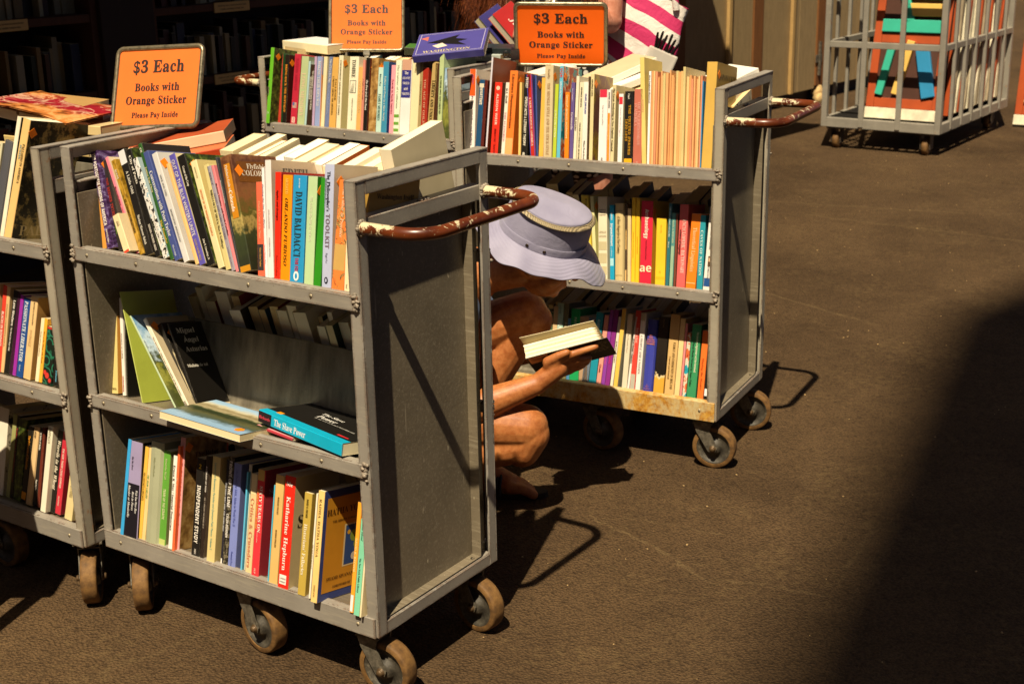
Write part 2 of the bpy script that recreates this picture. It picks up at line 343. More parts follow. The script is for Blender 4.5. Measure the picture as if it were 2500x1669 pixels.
# ------------------------------------------------------------------ ground and the shop yard
GZ=.155                                  # cart frames stand this high above the asphalt
def ground():
    bm=MB(); n=60; s=40
    bm.add([(-s,-s+12,0),(s,-s+12,0),(s,s+12,0),(-s,s+12,0)],[(0,1,2,3)])
    o=bm.build('ground',M_ASPH); tag(o,kind='structure')
ground()
def f_board(base):
    def f(t,b):
        v=coords(t); n=noi(t,coords(t,scale=(6,6,1)),6,5,.65); c=hexc(base)
        setc(t,b,mix(t,.6,ramp(t,n,[(.3,tuple(x*.8 for x in c)),(.7,tuple(x*1.12 for x in c))]),ramp(t,noi(t,v,40,5),[(.3,(.86,.85,.82)),(.6,(1,1,1))]),'MULTIPLY'))
        b.inputs['Roughness'].default_value=.75; bump(t,b,noi(t,coords(t,scale=(40,40,3)),6,4),.2,.002)
    return f
M_BOARD=mat('tan_wall_paint',f_board('9c845c')); M_BATT=mat('sunlit_batten_paint',f_board('b8955c')); M_WOOD=mat('brown_post_wood',f_board('7a4c20'))  # battens lighter and yellower: their sunlit look is put into the colour
M_DARKW=mat('dark_shelf_wood',f_board('4a2a16')); M_VDARK=mat('shade_dark_wood',f_board('241610'))  # wood darkened so the bookcases' deep shade sits in the colour
WA=.862; WD=Vector((math.cos(WA),math.sin(WA),0)); WN=Vector((math.sin(WA),-math.cos(WA),0)); WO=Vector((2.017,10.705,0))
WM=frame(WO,WD,-WN,Vector((0,0,1)))      # wall frame: x along the wall, y into the wall, z up
# tan board wall: panels, thin battens and brown posts
wl=empty('board_wall',WM); tag(wl,'tan boarded wall with thin battens and brown wood posts behind the cage trolley','wall')
b=MB()
for x0,x1 in ((-2.3,-1.37),(-1.22,-.34),(-.2,.345),(.355,.62),(.75,2.1),(2.1,4.2)): b.box((x0,0,.1),(x1,.05,3.2))
b.build('wall_panel',M_BOARD,wl)
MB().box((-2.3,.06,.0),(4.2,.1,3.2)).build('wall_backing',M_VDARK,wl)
for x in (-1.74,-.68,.22,1.37,2.5,3.4): MB().bbox((x-.02,-.03,.1),(x+.02,-.002,3.2),.003).build('batten',M_BATT,wl)
for x in (-1.295,-.27,.685): MB().bbox((x-.065,-.012,.12),(x+.065,.045,3.2),.004).build('post',M_WOOD,wl)
hg=MB().bbox((.60,-.02,.30),(.70,-.013,.36),.002).box((.645,-.03,.2),(.665,-.013,.46)).build('hinge',M_GALV,wl)
st=MB().ball((.685,0,.06),.06,jit=.4,sc=(.8,.8,1)).ball((.665,-.03,.02),.05,jit=.4).build('post_footing',simple('crumbling_stone','b89a68',.9,var=.5,scale=40),wl)
# bookcases let into the shaded part of the same wall
def bookcase(x0,x1,label,shelves):
    e=empty('bookcase',WM); tag(e,label,'bookcase',group='wall bookcases in the shade')
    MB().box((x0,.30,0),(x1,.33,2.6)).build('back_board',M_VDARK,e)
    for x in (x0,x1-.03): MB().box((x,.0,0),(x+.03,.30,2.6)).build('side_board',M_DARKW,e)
    for z in shelves: MB().bbox((x0+.031,.005,z-.035),(x1-.031,.299,z),.003).build('shelf',M_DARKW,e)
    return e
SH=(.46,.80,1.13,1.48,1.84)
bookcase(-9.6,-5.83,'dark wooden bookcase at the picture edge, left of the wide black post',SH)
bookcase(-5.55,-3.05,'dark wooden bookcase behind the sign nearest the shaded wall',SH)
bookcase(-3.0,-2.35,'narrow dark bookcase beside the tan boarded wall',SH)
tag(MB().bbox((-5.83,-.03,0),(-5.551,.33,2.7),.004,M=WM).build('wall_post',M_VDARK),'wide dark timber post between two shaded bookcases','post')
# eave over the bookcases keeps them in shade
eav=MB(); eav.box((-10,-1.25,2.62),(-1.86,.34,2.70),M=WM); eav.box((-10,-1.29,2.52),(-1.86,-1.251,2.74),M=WM)
tag(eav.build('roof_overhang',M_DARKW),'low timber roof overhang sheltering the dark bookcases','roof')
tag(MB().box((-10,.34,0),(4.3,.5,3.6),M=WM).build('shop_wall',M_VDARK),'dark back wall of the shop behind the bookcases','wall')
# unseen building added; its roof corner is shaped to throw the soft yard shadow
H=25.0; off=SUN_DIR*(H/-SUN_DIR.z); cx,cy=1.63-off.x,5.02-off.y
bl=empty('shade_building'); tag(bl,'unseen tall building added so its roof corner shades the asphalt','building')
rp=[(cx,cy),(cx-1.10*2.2,cy-2.46*2.2),(cx+3,cy-8.5),(cx+12,cy-6),(cx+12,cy+11.7)]
MB().prism(rp,'z',H,H+.35).build('roof',simple('roof_felt','5a5048',.9),bl)
MB().box((3.2,-12,0),(9,-5.2,H)).build('wall',simple('stucco','8a7658',.9,var=.1,scale=3),bl)
tag(MB().box((-7.2,-9,0),(-6.9,3.2,4.5)).build('sky_block_wall',simple('yard_brick','6a4a34',.9,var=.3,scale=8)),'unseen brown wall added at the side of the yard to block sky light','wall')  # unseen wall added to cut the sky fill from the side
tag(MB().box((-7.2,-9.3,0),(3.1,-9,7)).build('sky_block_rear_wall',simple('rear_brick','5a4030',.9,var=.3,scale=8)),'unseen tall brown wall added behind the yard to block sky light','wall')  # unseen wall added behind to cut the sky fill

# unseen table added just outside the frame to shade the cut-off cart's lower corner
tb_=empty('shade_table',T_(-1.55,2.80,0)); tag(tb_,'unseen small table added left of the cut-off cart to shade it','table')
MB().bbox((-.32,-.175,.72),(.318,.17,.75),.004).build('tabletop',M_DARKW,tb_)
for x in (-.29,.27):
    for y in (-.15,.12): MB().bbox((x,y,0),(x+.035,y+.035,.719),.003).build('leg',M_DARKW,tb_)
# ------------------------------------------------------------------ book carts
W_,D_,H_=.821,.4178,.93; TH=.2
CART={'A':(-.955509,2.994173,-.604120),'B':(-.156207,4.091928,-.482883),'C':(-1.672455,3.444535,-.604124),'D':(-.826895,4.760222,-.616216)}
def cm(k): x,y,a=CART[k]; return T_(x,y,GZ)@RZ(a)
F=.028; TK=.004
def post(x,sx,y,sy,mb):
    """angle-iron post, outer corner at (x,y), flanges towards sx / sy"""
    X=sorted((x,x+sx*F)); Y=sorted((y,y+sy*TK)); mb.bbox((X[0],Y[0],0),(X[1],Y[1],H_),.0012)
    X=sorted((x,x+sx*TK)); Y=sorted((y+sy*TK,y+sy*F)); mb.bbox((X[0],Y[0],0),(X[1],Y[1],H_),.0012)
def caster(parent,x,y,ang,name='caster'):
    e=bpy.data.objects.new(name,None); COL.objects.link(e); e.parent=parent; e.matrix_local=T_(x,y,0)@RZ(ang)
    r=.0625; off=.026
    m=MB(); m.bbox((-.03,-.034,-.007),(.036,.034,-.0005),.001); m.lathe([(.0,-.001),(.026,-.001),(.026,.012),(.0,.012)],20,M=T_(0,0,-.008)@RX(-R(90)))
    for s in (-1,1):
        y0,y1=sorted((s*.0235,s*.0265))
        m.prism([(-.034,-.012),(.022,-.012),(.016,-.04),(off+.013,-.088),(off+.009,-.1),(off-.004,-.105),(off-.014,-.1),(-.022,-.045)],'y',y0,y1)
    m.box((-.034,-.0265,-.022),(.022,.0265,-.019))
    m.build('fork',M_GALV,e)
    WMx=T_(off,0,-(GZ-r))
    ty=MB(); prof=[(.049,-.0185),(.0585,-.0185),(.0615,-.016),(r,-.010),(r,.010),(.0615,.016),(.0585,.0185),(.049,.0185),(.049,-.0185)]
    ty.lathe(prof[::-1],40,M=WMx); ty.build('tyre',M_TYRE,e)
    hb=MB(); hb.lathe([(.049,-.016),(.046,-.0165),(.043,-.010),(.030,-.007),(.022,-.009),(.018,-.019),(.010,-.021),(0,-.021)][::-1],32,M=WMx)
    hb.lathe([(.049,.016),(.046,.0165),(.043,.010),(.030,.007),(.022,.009),(.018,.019),(.010,.021),(0,.021)],32,M=WMx); hb.build('wheel_hub',M_HUB,e)
    for s in (-1,1):
        bt=MB(); bt.lathe([(0,s*.0345),(.006,s*.0345),(.0075,s*.032),(.0075,s*.0275),(.010,s*.0275),(.010,s*.0266)][::s],6 if False else 12,M=WMx)
        bt.build('axle_bolt',M_BOLT,e)
    return e
def lip(z0,z1,ym,xs,weld,seed):
    """front lip strip with screws and lumpy weld ends; ym = +1 front, -1 mirrored to the back"""
    random.seed(seed); m=MB(); Mx=Matrix.Identity(4) if ym>0 else T_(W_,D_,0)@RZ(math.pi)
    m.bbox((.005,-.005,z0),(W_-.006,.0,z1),.0013,M=Mx); m.bbox((.029,.0,z1-.0035),(W_-.029,.018,z1+.0005),.001,M=Mx)
    for x in xs: m.ball((x,-.005,(z0+z1)/2+.001),.0042,1,sc=(1,.45,1),M=Mx); m.box((x-.0012,-.0078,(z0+z1)/2-.0005),(x+.0012,-.0068,(z0+z1)/2+.0015),3,M=Mx)
    if weld:
        for xe in (.008,W_-.010):
            for k in range(11):
                m.ball((xe+random.uniform(-.006,.006),-.004+random.uniform(-.002,.002),z0+(z1-z0)*random.uniform(-.12,1.12)),random.uniform(.0025,.0048),2,jit=.6,sc=(1.2,.8,1),M=Mx)
    return m
def f_sheet(t,b):
    v=coords(t); n=noi(t,v,160,4,.6); setc(t,b,ramp(t,noi(t,coords(t,scale=(5,1,1.2)),6,5,.6),[(.3,'6a6354'),(.7,'a39a86')])); b.inputs['Metallic'].default_value=.45; b.inputs['Roughness'].default_value=.34; bump(t,b,n,.35,.0012)
M_SHEET=mat('scuffed_sheet_metal',f_sheet)
M_HOLE=simple('screw_slot','1a120a',.8)
def make_cart():
    e=empty('book_cart',cm('A'))
    for x,sx in ((0,1),(W_,-1)):
        for y,sy in ((0,1),(D_,-1)):
            m=MB(); post(x,sx,y,sy,m); m.build('post',M_PAINT,e)
    for x,sx in ((0,1),(W_,-1)):
        def bx(m,a0,a1,y0,y1,z0,z1,r=.001):
            X=sorted((x+sx*a0,x+sx*a1)); m.bbox((X[0],y0,z0),(X[1],y1,z1),r)
        m=MB(); bx(m,-.0005,.0035,F,D_-F,H_-F,H_-.0005); bx(m,-.001,.026,.0,D_,H_-.003,H_+.0012)
        m.build('top_rail',M_PAINT,e)
        m=MB(); bx(m,.003,.007,F,D_-F,.826,.857); bx(m,.007,.034,F-.012,D_-F+.012,.8535,.857)
        for k in range(5): m.ball((x+sx*.012,D_*.5+random.uniform(-.02,.02),.857),.006,jit=.5)
        m.build('mid_rail',M_PAINT,e)
        m=MB(); bx(m,.0005,.0045,F,D_-F,-.001,.026); bx(m,.0045,.026,F-.01,D_-F+.01,.0225,.026)
        m.build('base_rail',M_PAINT,e)
        m=MB(); bx(m,.030,.033,.006,D_-.006,.012,.832); bx(m,.006,.030,.0345,.037,.03,.83); bx(m,.006,.030,D_-.0545,D_-.052,.03,.83); bx(m,.0065,.030,.037,D_-.052,.029,.0312)
        for k in range(2): m.ball((x+sx*.014,D_-.075,.032),.005,sc=(1,1,.5)); m.ball((x+sx*.014,D_-.0505,.25+.3*k),.004,sc=(1,.5,1))
        m.build('end_panel',M_PANEL,e)
        # handle: bent tube welded to the posts just under the slot
        pts=[]; y0,y1,ex,rb=.010,D_-.016,.150,.062
        pts.append((x-sx*.002,y0,.843)); pts.append((x-sx*.03,y0,.843)); pts.append((x-sx*.07,y0,.843))
        for k in range(9): t=k/8*math.pi/2; pts.append((x-sx*(ex-rb+rb*math.sin(t)),y0+rb-rb*math.cos(t),.843))
        for k in range(1,6): pts.append((x-sx*ex,y0+rb+(y1-y0-2*rb)*k/6,.843))
        for k in range(9): t=k/8*math.pi/2; pts.append((x-sx*(ex-rb+rb*math.cos(t)),y1-rb+rb*math.sin(t),.843))
        pts.append((x-sx*.07,y1,.843)); pts.append((x-sx*.03,y1,.843)); pts.append((x-sx*.002,y1,.843))
        hm=MB(); Mi=T_(-x,0,0) if sx<0 else RZ(math.pi)@T_(0,-D_,0)
        hm.tube([Mi@Vector(p) for p in pts],.0122,18)
        h=hm.build('handle',M_HANDLE,e,M=Mi.inverted())
        random.seed(3)
        for yy in (y0,y1):
            wm=MB()
            for k in range(14):
                a=k/14*2*math.pi; wm.ball((x-sx*.003,yy+.0125*math.cos(a),.843+.0125*math.sin(a)),random.uniform(.003,.0052),jit=.5)
            wb=wm.build('weld_bead',M_WELD,h); wb.matrix_parent_inverse=(Mi.inverted()).inverted()
    for name,z,l0,l1 in (('top',.714,.684,.714),('middle',.375,.346,.375),('bottom',.043,-.001,.043)):
        s=MB(); c,sn=math.cos(TH),math.sin(TH)
        for ym in (1,-1):
            Mx=T_(0,0,z-.0015) if ym>0 else T_(W_,D_,z-.0015)@RZ(math.pi)
            Mx=Mx@RX(-TH)
            s.box((.034,.002,-.0015),(W_-.034,.176,0),M=Mx);
            # tilted shelf sheet
        o=s.build('shelf',M_PANEL,e)
        yv,zv=.174*c,z-.174*sn; yt_,zt_=yv+.18*sn,z-.174*sn+.18*c
        pr_=[(yv-.020*c,zv+.020*sn-.001),(yv-.006,zv+.002),(yv+.001,zv+.008),(yv+.006,zv+.026),(yt_,zt_),(D_/2,zt_+.0012)]; pr_+=[(D_-p[0],p[1]) for p in pr_[::-1][1:]]
        dv=MB(); dv.prism(pr_+[(D_/2,zv-.002)],'x',.034,W_-.034); dv.build('divider',M_SHEET,o)
        for ym in (1,-1):
            xs=(.055,.21,.37,.535,.70) if name!='bottom' else (.06,W_-.05)
            l=lip(l0,l1,ym,xs,name!='bottom',hash(name)%97+ym); l.build('shelf_lip',[M_PAINT,M_SCREW,M_WELD,M_HOLE],o)
    m=MB(); m.box((.03,.03,-.0035),(W_-.03,D_-.03,-.0005)); m.build('base_plate',M_PANEL,e)
    for x,y,a in ((.06,.05,R(-46)),(.43,.045,R(-8)),(.775,.045,R(4)),(.06,D_-.05,R(-30)),(.43,D_-.045,R(12)),(.775,D_-.045,R(-6))): caster(e,x,y,a)
    return e
cartA=make_cart()
tag(cartA,'grey steel book cart in front, one shelf half empty and a chipped brown handle','book cart','double-sided book carts')
CARTS={'A':cartA}
for k,lb in (('B','grey book cart with a rusty cream bottom lip under the brightest orange sign'),('C','grey book cart cut off by the photo edge, beside the front cart'),('D','grey book cart behind the front cart, under the sign cut off at the top')):
    c=copy_tree(cartA); c.matrix_world=cm(k); tag(c,lb,'book cart','double-sided book carts'); CARTS[k]=c
def drop(cart,x_end):
    for o in list(cart.children):
        if o.name.startswith('handle') and abs((o.matrix_local@Vector(o.data.vertices[0].co)).x-x_end)<.1:
            for c in list(o.children): bpy.data.objects.remove(c)
            bpy.data.objects.remove(o)
bpy.context.view_layer.update()
for k,xe in (('A',0),('B',0),('C',W_),('D',W_)): drop(CARTS[k],xe)     # each cart has a handle at one end only
def reskin(cart,swap,test=lambda o:True):
    for o in cart.children_recursive:
        if o.type!='MESH' or not test(o): continue
        for s in o.material_slots:
            if s.material in swap: 
                m=swap[s.material]; s.link='OBJECT'; s.material=m
bpy.context.view_layer.update()
def is_bot(o): return o.name.startswith('shelf_lip') and min(c[2] for c in o.bound_box)<.1
reskin(CARTS['B'],{M_PAINT:M_RUSTY},is_bot)
for o in CARTS['B'].children_recursive:
    if is_bot(o) and o.type=='MESH': o.scale.z=1.28      # the patched bottom lip on this cart is deeper
reskin(CARTS['B'],{M_PAINT:M_RUSTP},lambda o:o.name.startswith('post')); reskin(CARTS['D'],{M_PAINT:M_RUSTP},lambda o:o.name.startswith('post'))
reskin(CARTS['C'],{M_PAINT:M_RUSTP},lambda o:o.name.startswith('post'))
for k,angs in (('B',(-20,-10,6,30,40,14)),('C',(20,0,-46,10,0,0)),('D',(0,10,0,0,20,0))):
    cs=sorted([o for o in CARTS[k].children if o.type=='EMPTY'],key=lambda o:o.name)
    for c,a in zip(cs,angs): p=c.matrix_local.translation.copy(); c.matrix_local=T_(*p)@RZ(R(a))
ROWS=[
('A','top',0.714,[
(0.06,0.012,0.172,-0.2,0.035,'d9953e','ochre',[('I I . I .',0.06,0.4,'8a4a18',0.5,'B',0)],dict(cw2='thin ochre')),
(0.0755,0.0235,0.215,-0.335,0.035,'4a2c5a','purple',[('THE PORTUGUESE MAKING OF AMERICA',0.02,0.76,'f8ece4',0.62,'S',-0.08),('MANUEL MIRA',0.8,0.94,'f0e4dc',0.4,'B',-0.08)],dict(m='swirl',c='3d2148',cm='swirl',k=1,lt='THE PORTUGUESE MAKING OF AMERICA')),
(0.1005,0.022,0.2,-0.385,0.045,'2e2826','charcoal',[('THE BREWER TWINS',0.2,0.62,'b8372c',0.5,'M',0),('DOUBLE',0.64,0.82,'6d9a30',0.5,'M',0)],dict(c='5a4a44',k=1,lt='THE BREWER TWINS')),
(0.1564,0.0198,0.0865,-0.524,0.012,'e6d3a4','cream',[],dict(b=('d8452e', 0, 0.06),c='dcc79c',cw2='small cream',d=0.1,bar=1)),
(0.1654,0.0099,0.2249,-0.523,0.035,'ee8090','pink',[('Reassurance',0.3,0.5,'6a2038',0.6,'I',0),('Stand & Young About By Good',0.52,0.72,'8a3048',0.4,'I',0)],dict(c='d9c9a8',k=1,lt='Reassurance')),
(0.1797,0.0136,0.2179,-0.514,0.035,'ac8426','mustard',[('EL LONDON OBAISSIDE',0.42,0.78,'2c2008',0.6,'B',0),('ROOM',0.1,0.2,'e8dcc0',0.5,'B',0)],dict(m='grain')),
(0.1979,0.023,0.2356,-0.465,0.035,'1d1a18','black',[('A Little Odd',0.2,0.42,'d8d2c4',0.42,'B',0.1),('Marlene Mansour Rabah',0.62,0.9,'d8d2c4',0.36,'B',0)],dict(b=('d9d6d6', 0.87, 1),lt='A Little Odd')),
(0.2288,0.0159,0.2435,-0.474,0.035,'181614','black',[('City of Poets',0.06,0.32,'ece4d4',0.5,'B',0),('DIAGON, HALIDER, WEISS',0.7,0.94,'d8cfc0',0.4,'S',0)],dict(c='3d3c22',cm='foliage',lt='City of Poets')),
(0.2524,0.017,0.2281,-0.524,0.035,'2a2826','checkered black and white',[('Dioniso, Modern Voices',0.62,0.85,'d8d2c4',0.4,'S',0)],dict(m='checker',c='a9bfc4')),
(0.2732,0.0112,0.2608,-0.476,0.035,'2f5a28','dark green',[('Cli',0.02,0.09,'e8e0d0',0.5,'S',0),('Janice Van Cleve',0.2,0.42,'d8cd9c',0.6,'B',0),('The Founder',0.66,0.86,'d8b84a',0.62,'B',0)],dict(c='2a2420',lt='The Founder')),
(0.287,0.0181,0.2446,-0.501,0.035,'44508a','slate blue',[('Conversations with Peter Taylor',0.18,0.78,'dfe0e0',0.6,'B',0),('Mississippi',0.86,0.96,'c8ccd8',0.3,'B',0)],dict(lt='Conversations')),
(0.3138,0.0168,0.2437,-0.497,0.035,'cfccc8','pale grey',[('VERSE AND STEEL',0.2,0.4,'3a3a3e',0.36,'s',0),('BIKERPOETRY ANTHOLOGY',0.52,0.82,'3a3a3e',0.36,'s',0)],dict(c='cbc7c0',k=1,lt='VERSE AND STEEL')),
(0.3477,0.0097,0.2237,-0.489,0.035,'e2b878','thin tan',[],dict(cw2='thin tan')),
(0.3596,0.0181,0.2423,-0.472,0.035,'5b52a8','violet',[('OUT OF THE BLUE WRITERS UNITE',0.05,0.74,'ece4e4',0.62,'s',0),('GOOD 4 EVER PRESS',0.77,0.96,'c8a84a',0.34,'s',0)],dict(c='d2c59c',lt='OUT OF THE BLUE WRITERS UNITE')),
(0.3824,0.0236,0.2411,-0.468,0.035,'1a1815','black',[('Cream of the Crop',0.1,0.28,'e8e0d0',0.32,'B',0),('John R. Cummings, Jr.',0.76,0.95,'e8e0d0',0.3,'B',0)],dict(c='4a5a26',cm='foliage',k=1,lt='Cream of the Crop')),
(0.4139,0.018,0.231,-0.448,0.035,'e0d2a0','pale yellow',[('HISTORY OF THE MARQUETTE CHURCH',0.27,0.7,'d8804a',0.34,'S',0),('ROMANTE 1708',0.06,0.16,'8a7a50',0.3,'S',0)],dict(c='cbb878',lt='HISTORY OF THE MARQUETTE CHURCH')),
(0.4351,0.0142,0.2207,-0.384,0.035,'d2c283','dull yellow',[('WHEELS OUT OF TRUE by Mary D. Goldfinger',0.24,0.8,'2a2416',0.5,'B',0)],dict(lt='WHEELS OUT OF TRUE')),
(0.451,0.0113,0.2215,-0.416,0.035,'9a929c','grey mauve',[('BIERCE',0.06,0.18,'6a6474',0.6,'s',0),('GHOST AND HORROR STORIES',0.26,0.7,'6a6474',0.6,'s',0),('DOVER 0-486-20767-8',0.78,0.96,'5a5464',0.34,'s',0)],dict(lt='GHOST AND HORROR STORIES')),
(0.4634,0.0075,0.2245,-0.41,0.035,'df7f84','rose pink',[('Betwixt Virginia and North Carolina',0.17,0.66,'3a1c20',0.8,'B',0)],dict(lt='Betwixt Virginia and North Carolina')),
(0.4721,0.0049,0.2401,-0.375,0.035,'3a3c40','thin slate grey',[('Slavery Beyond Earth Media',0.2,0.4,'c8c8c0',0.6,'S',0)],dict(cw2='thin slate grey')),
(0.4768,0.0311,0.2382,-0.342,0.035,'6a4c30','landscape pictured',[("Flyfisher's Guide to",0.08,0.3,'f0e4d0',0.24,'B',-0.05),('Colorado',0.3,0.48,'f4ead8',0.36,'B',-0.05)],dict(m='canyon',c='6a4c30',cm='canyon',k=1,b=('c98a1e', 0, 0.05),plate=1,lt="Flyfisher's Guide to")),
(0.5242,0.0187,0.1864,-0.123,0.035,'e8684a','coral',[('Almanac & Guide of the Planet',0.2,0.6,'f0b08a',0.34,'B',0),('Gloria Chisom Vaughan',0.7,0.9,'d8a04a',0.3,'B',0)],dict(b=('3a3434', 0.06, 0.34),lt='Almanac and Guide')),
]),
('A','top',0.714,[
(0.5439,0.0071,0.2166,-0.142,0.035,'ece8e8','white',[('Getting the Sex You Want',0.04,0.66,'4a4a6a',0.72,'s',0),('Tammy Nelson, Ph.D.',0.7,0.88,'3a3a4a',0.4,'s',0)],dict(lt='Getting the Sex You Want')),
(0.5514,0.0158,0.2319,-0.13,0.035,'e4dedb','off-white',[('EDITH GOGGERMAN',0.42,0.58,'8a8488',0.3,'s',0),('MODERN WOMAN',0.66,0.82,'6a6468',0.3,'s',0)],dict(c='c9b49c',ct=('EDITH', '5a5450', 0.1, 0.62),lt='MODERN WOMAN')),
(0.568,0.0161,0.2103,-0.081,0.035,'dc2c16','bright red',[('Apples and Oranges',0.17,0.45,'3a0c08',0.34,'S',0),('Rebecca Callow',0.78,0.97,'8a1810',0.34,'s',0)],dict(c='a81c18',k=1,lt='Apples and Oranges')),
(0.5842,0.025,0.2064,-0.057,0.035,'ee900e','amber',[('ARIOSTO',0.03,0.18,'f8c860',0.34,'B',0),('ORLANDO FURIOSO',0.22,0.86,'3a2208',0.4,'I',0)],dict(c='c87810')),
(0.6093,0.0353,0.2084,-0.046,0.035,'2a93c8','bright blue',[('DAVID BALDACCI',0.15,0.76,'2c4048',0.62,'B',0),('THE FIX',0.77,0.9,'c02840',0.5,'S',0),('NEW YORK TIMES',0.03,0.12,'e8e8e0',0.16,'S',0)],dict(c='1f7ab0',lt='THE FIX',dip=1)),
(0.6467,0.0241,0.2094,-0.041,0.035,'b6cf9c','pale green',[('THE ALDINE HISTORY OF EUROPE',0.18,0.6,'e4e8c8',0.42,'B',0)],dict(c='2f8a1e',k=1)),
(0.6711,0.0184,0.209,0,0.035,'2e8a1c','grass green',[],dict(c='2e7a1c',k=1)),
(0.6928,0.0237,0.2363,-0.061,0.035,'b4bad6','lavender',[("The Philosopher's",0.06,0.38,'2a2a32',0.4,'B',0),('TOOLKIT',0.4,0.68,'7a6a78',0.5,'S',0),('Baggini Fosl',0.72,0.8,'4a4a5a',0.3,'s',0)],dict(c='c4b49c',k=1,lt='TOOLKIT',ico=1)),
(0.7175,0.0307,0.2094,0,0.035,'f07f3a','orange',[('Wild Colour in Provence',0.05,0.52,'f8d0a8',0.3,'I',0)],dict(b=('caa25c', 0.18, 0.42),lt='Wild Colour',m='sketch')),
(0.7495,0.0147,0.1374,-0.05,0.035,'ecdcb2','cream',[('Knopf',0.9,0.96,'4a3a20',0.3,'B',0)],dict(c='7a5a20',d=0.15)),
]),
('A','middle',0.375,[
(0.0274,0.0242,0.221,-0.103,0.04,'d8c47c','straw',[('GEORGIA',0.93,0.97,'6a5a28',0.28,'B',0)],dict(c='d49a48',hz=1,d=0.13)),
(0.0619,0.0101,0.2193,-0.138,0.045,'e8e0d4','white',[('MONSIEUR DE GUERRE',0.36,0.62,'4a4a4a',0.4,'s',0),('MARGUERITE',0.8,0.96,'b03828',0.4,'S',0)],dict(lt='MONSIEUR DE GUERRE')),
(0.0819,0.0032,0.2162,-0.129,0.04,'2a2c20','black',[],dict(c='1a1814',ct=('KEN', 'd8d0c0', 0.95, 0.5),cw2='black thin')),
(0.1499,0.0029,0.2526,-0.38,0.024,'b8c260','yellow-green',[],dict(c='aab448',cw2='tall yellow-green',d=0.155)),
(0.246,0.0049,0.2459,-0.73,0.034,'b6c8a4','thin pale green',[],dict(c='6a8a9a',cm='landscape',cw2='thin pale green',d=0.15)),
(0.2651,0.0114,0.2366,-0.722,0.05,'e8dcc4','off-white',[('The Invisible Thin Line, a Chronicle of the Century',0.2,0.84,'8a8478',0.4,'B',0),('JAMES',0.9,0.98,'4a4438',0.7,'B',0)],dict(c='b8a888',k=1,lt='The Invisible Thin Line')),
(0.2515,0.0214,0.2052,-0.644,0.07,'1e1a16','creased black',[],dict(m='crease',c='1e1a16',k=1,cw2='creased black')),
(0.27,0.0064,0.207,-0.574,0.075,'1a1613','black',[],dict(c='16130f',lt='Mulata de tal',asturias=1,d=0.125)),
]),
('A','bottom',0.043,[
(0.0594,0.0107,0.2256,0.044,-0.004,'38a2de','thin cyan',[],dict(cw2='thin cyan')),
(0.0688,0.0459,0.223,0,-0.002,'9c90b4','lilac and black',[('Rita Mae Brown',0.16,0.3,'2a2030',0.22,'I',-0.1),('Wish You Were Here',0.5,0.74,'e8e4e0',0.17,'I',0.3),('Rest in Pieces',0.52,0.72,'e8e4e0',0.17,'I',0.05),('Murder at Monticello',0.46,0.8,'e8e4e0',0.17,'I',-0.22)],dict(b=('1c1820', 0, 0.56),lt='Wish You Were Here',c='1c1a1c')),
(0.1103,0.012,0.2172,0.032,0.004,'e8b64a','yellow',[('PERCUSSIONISTS & DESCANTS',0.28,0.58,'4a3810',0.6,'s',0)],dict(lt='PERCUSSIONISTS & DESCANTS')),
(0.1227,0.0114,0.2198,0.034,0.004,'e6c888','pale straw',[('THE SNOW GARLAND',0.3,0.55,'6a9a50',0.6,'B',0)],dict()),
(0.1351,0.0407,0.2339,0,0.004,'a2a486','grey-green hardback',[('Phillips & Wilson Reader',0.15,0.34,'82845e',0.24,'B',0)],dict(hb=1,c='8f9176')),
(0.1733,0.0225,0.2181,0,0.008,'5f9c38','green',[('TEARS OF THE GIRAFFE',0.4,0.72,'d8e0a8',0.42,'S',0),('Alexander McCall',0.08,0.3,'b8c888',0.3,'S',0)],dict(b=('b8c070', 0, 0.07),c='8a8a58',lt='TEARS OF THE GIRAFFE')),
(0.2094,0.012,0.2138,0,0.004,'efe9dc','white',[('Ernest R. May / Imperial Democracy',0.1,0.8,'3a3428',0.62,'B',0)],dict(lt='Imperial Democracy')),
(0.2258,0.0074,0.2393,0,0,'ee6a3a','orange',[('The Damnation of the Commons',0.3,0.7,'fad0a8',0.6,'B',0)],dict()),
(0.2224,0.0157,0.2575,0,0.01,'dc9c9c','pink',[('The Rebel Yell & the Yankee Hurrah',0.22,0.78,'8a3038',0.66,'B',0),('Down East',0.9,0.98,'8a3038',0.4,'B',0)],dict(c='a8845c',cm='sepia',k=1,ct=('The Rebel', '4a1c14', 0.16, 0.62),lt='The Rebel Yell & the Yankee Hurrah')),
(0.2785,0.0253,0.2223,0,0.008,'1e1b18','black',[('INDEPENDENT STUDY',0.27,0.86,'ece4d8',0.5,'S',0),('2',0.06,0.1,'e0b828',0.5,'S',0),('HMH',0.92,0.97,'c8c0b4',0.4,'S',0)],dict(lt='INDEPENDENT STUDY')),
(0.3056,0.0117,0.2324,0,0.008,'2c221c','brown-black',[('A LIBRARY OF NOW',0.1,0.35,'e0d8cc',0.4,'S',0),('VOL 1 VINCENT THE BONES OF IT',0.4,0.7,'a89c8c',0.4,'S',0)],dict(c='6a5a48')),
(0.3283,0.024,0.2366,0,0.006,'d8c486','straw yellow',[('Lectures on Elementary Particles and Quantum Field Theory  Volume 2',0.06,0.88,'4a9a9a',0.3,'s',0)],dict(c='c9b478',lt='Lectures on Elementary Particles')),
(0.364,0.0066,0.2346,0,0.013,'262430','thin navy',[('THE EASY WAY AND THE HARD WAY',0.2,0.7,'c8c8c8',0.6,'S',0)],dict(b=('e8e4dc', 0.01, 0.06),lt='THE EASY WAY')),
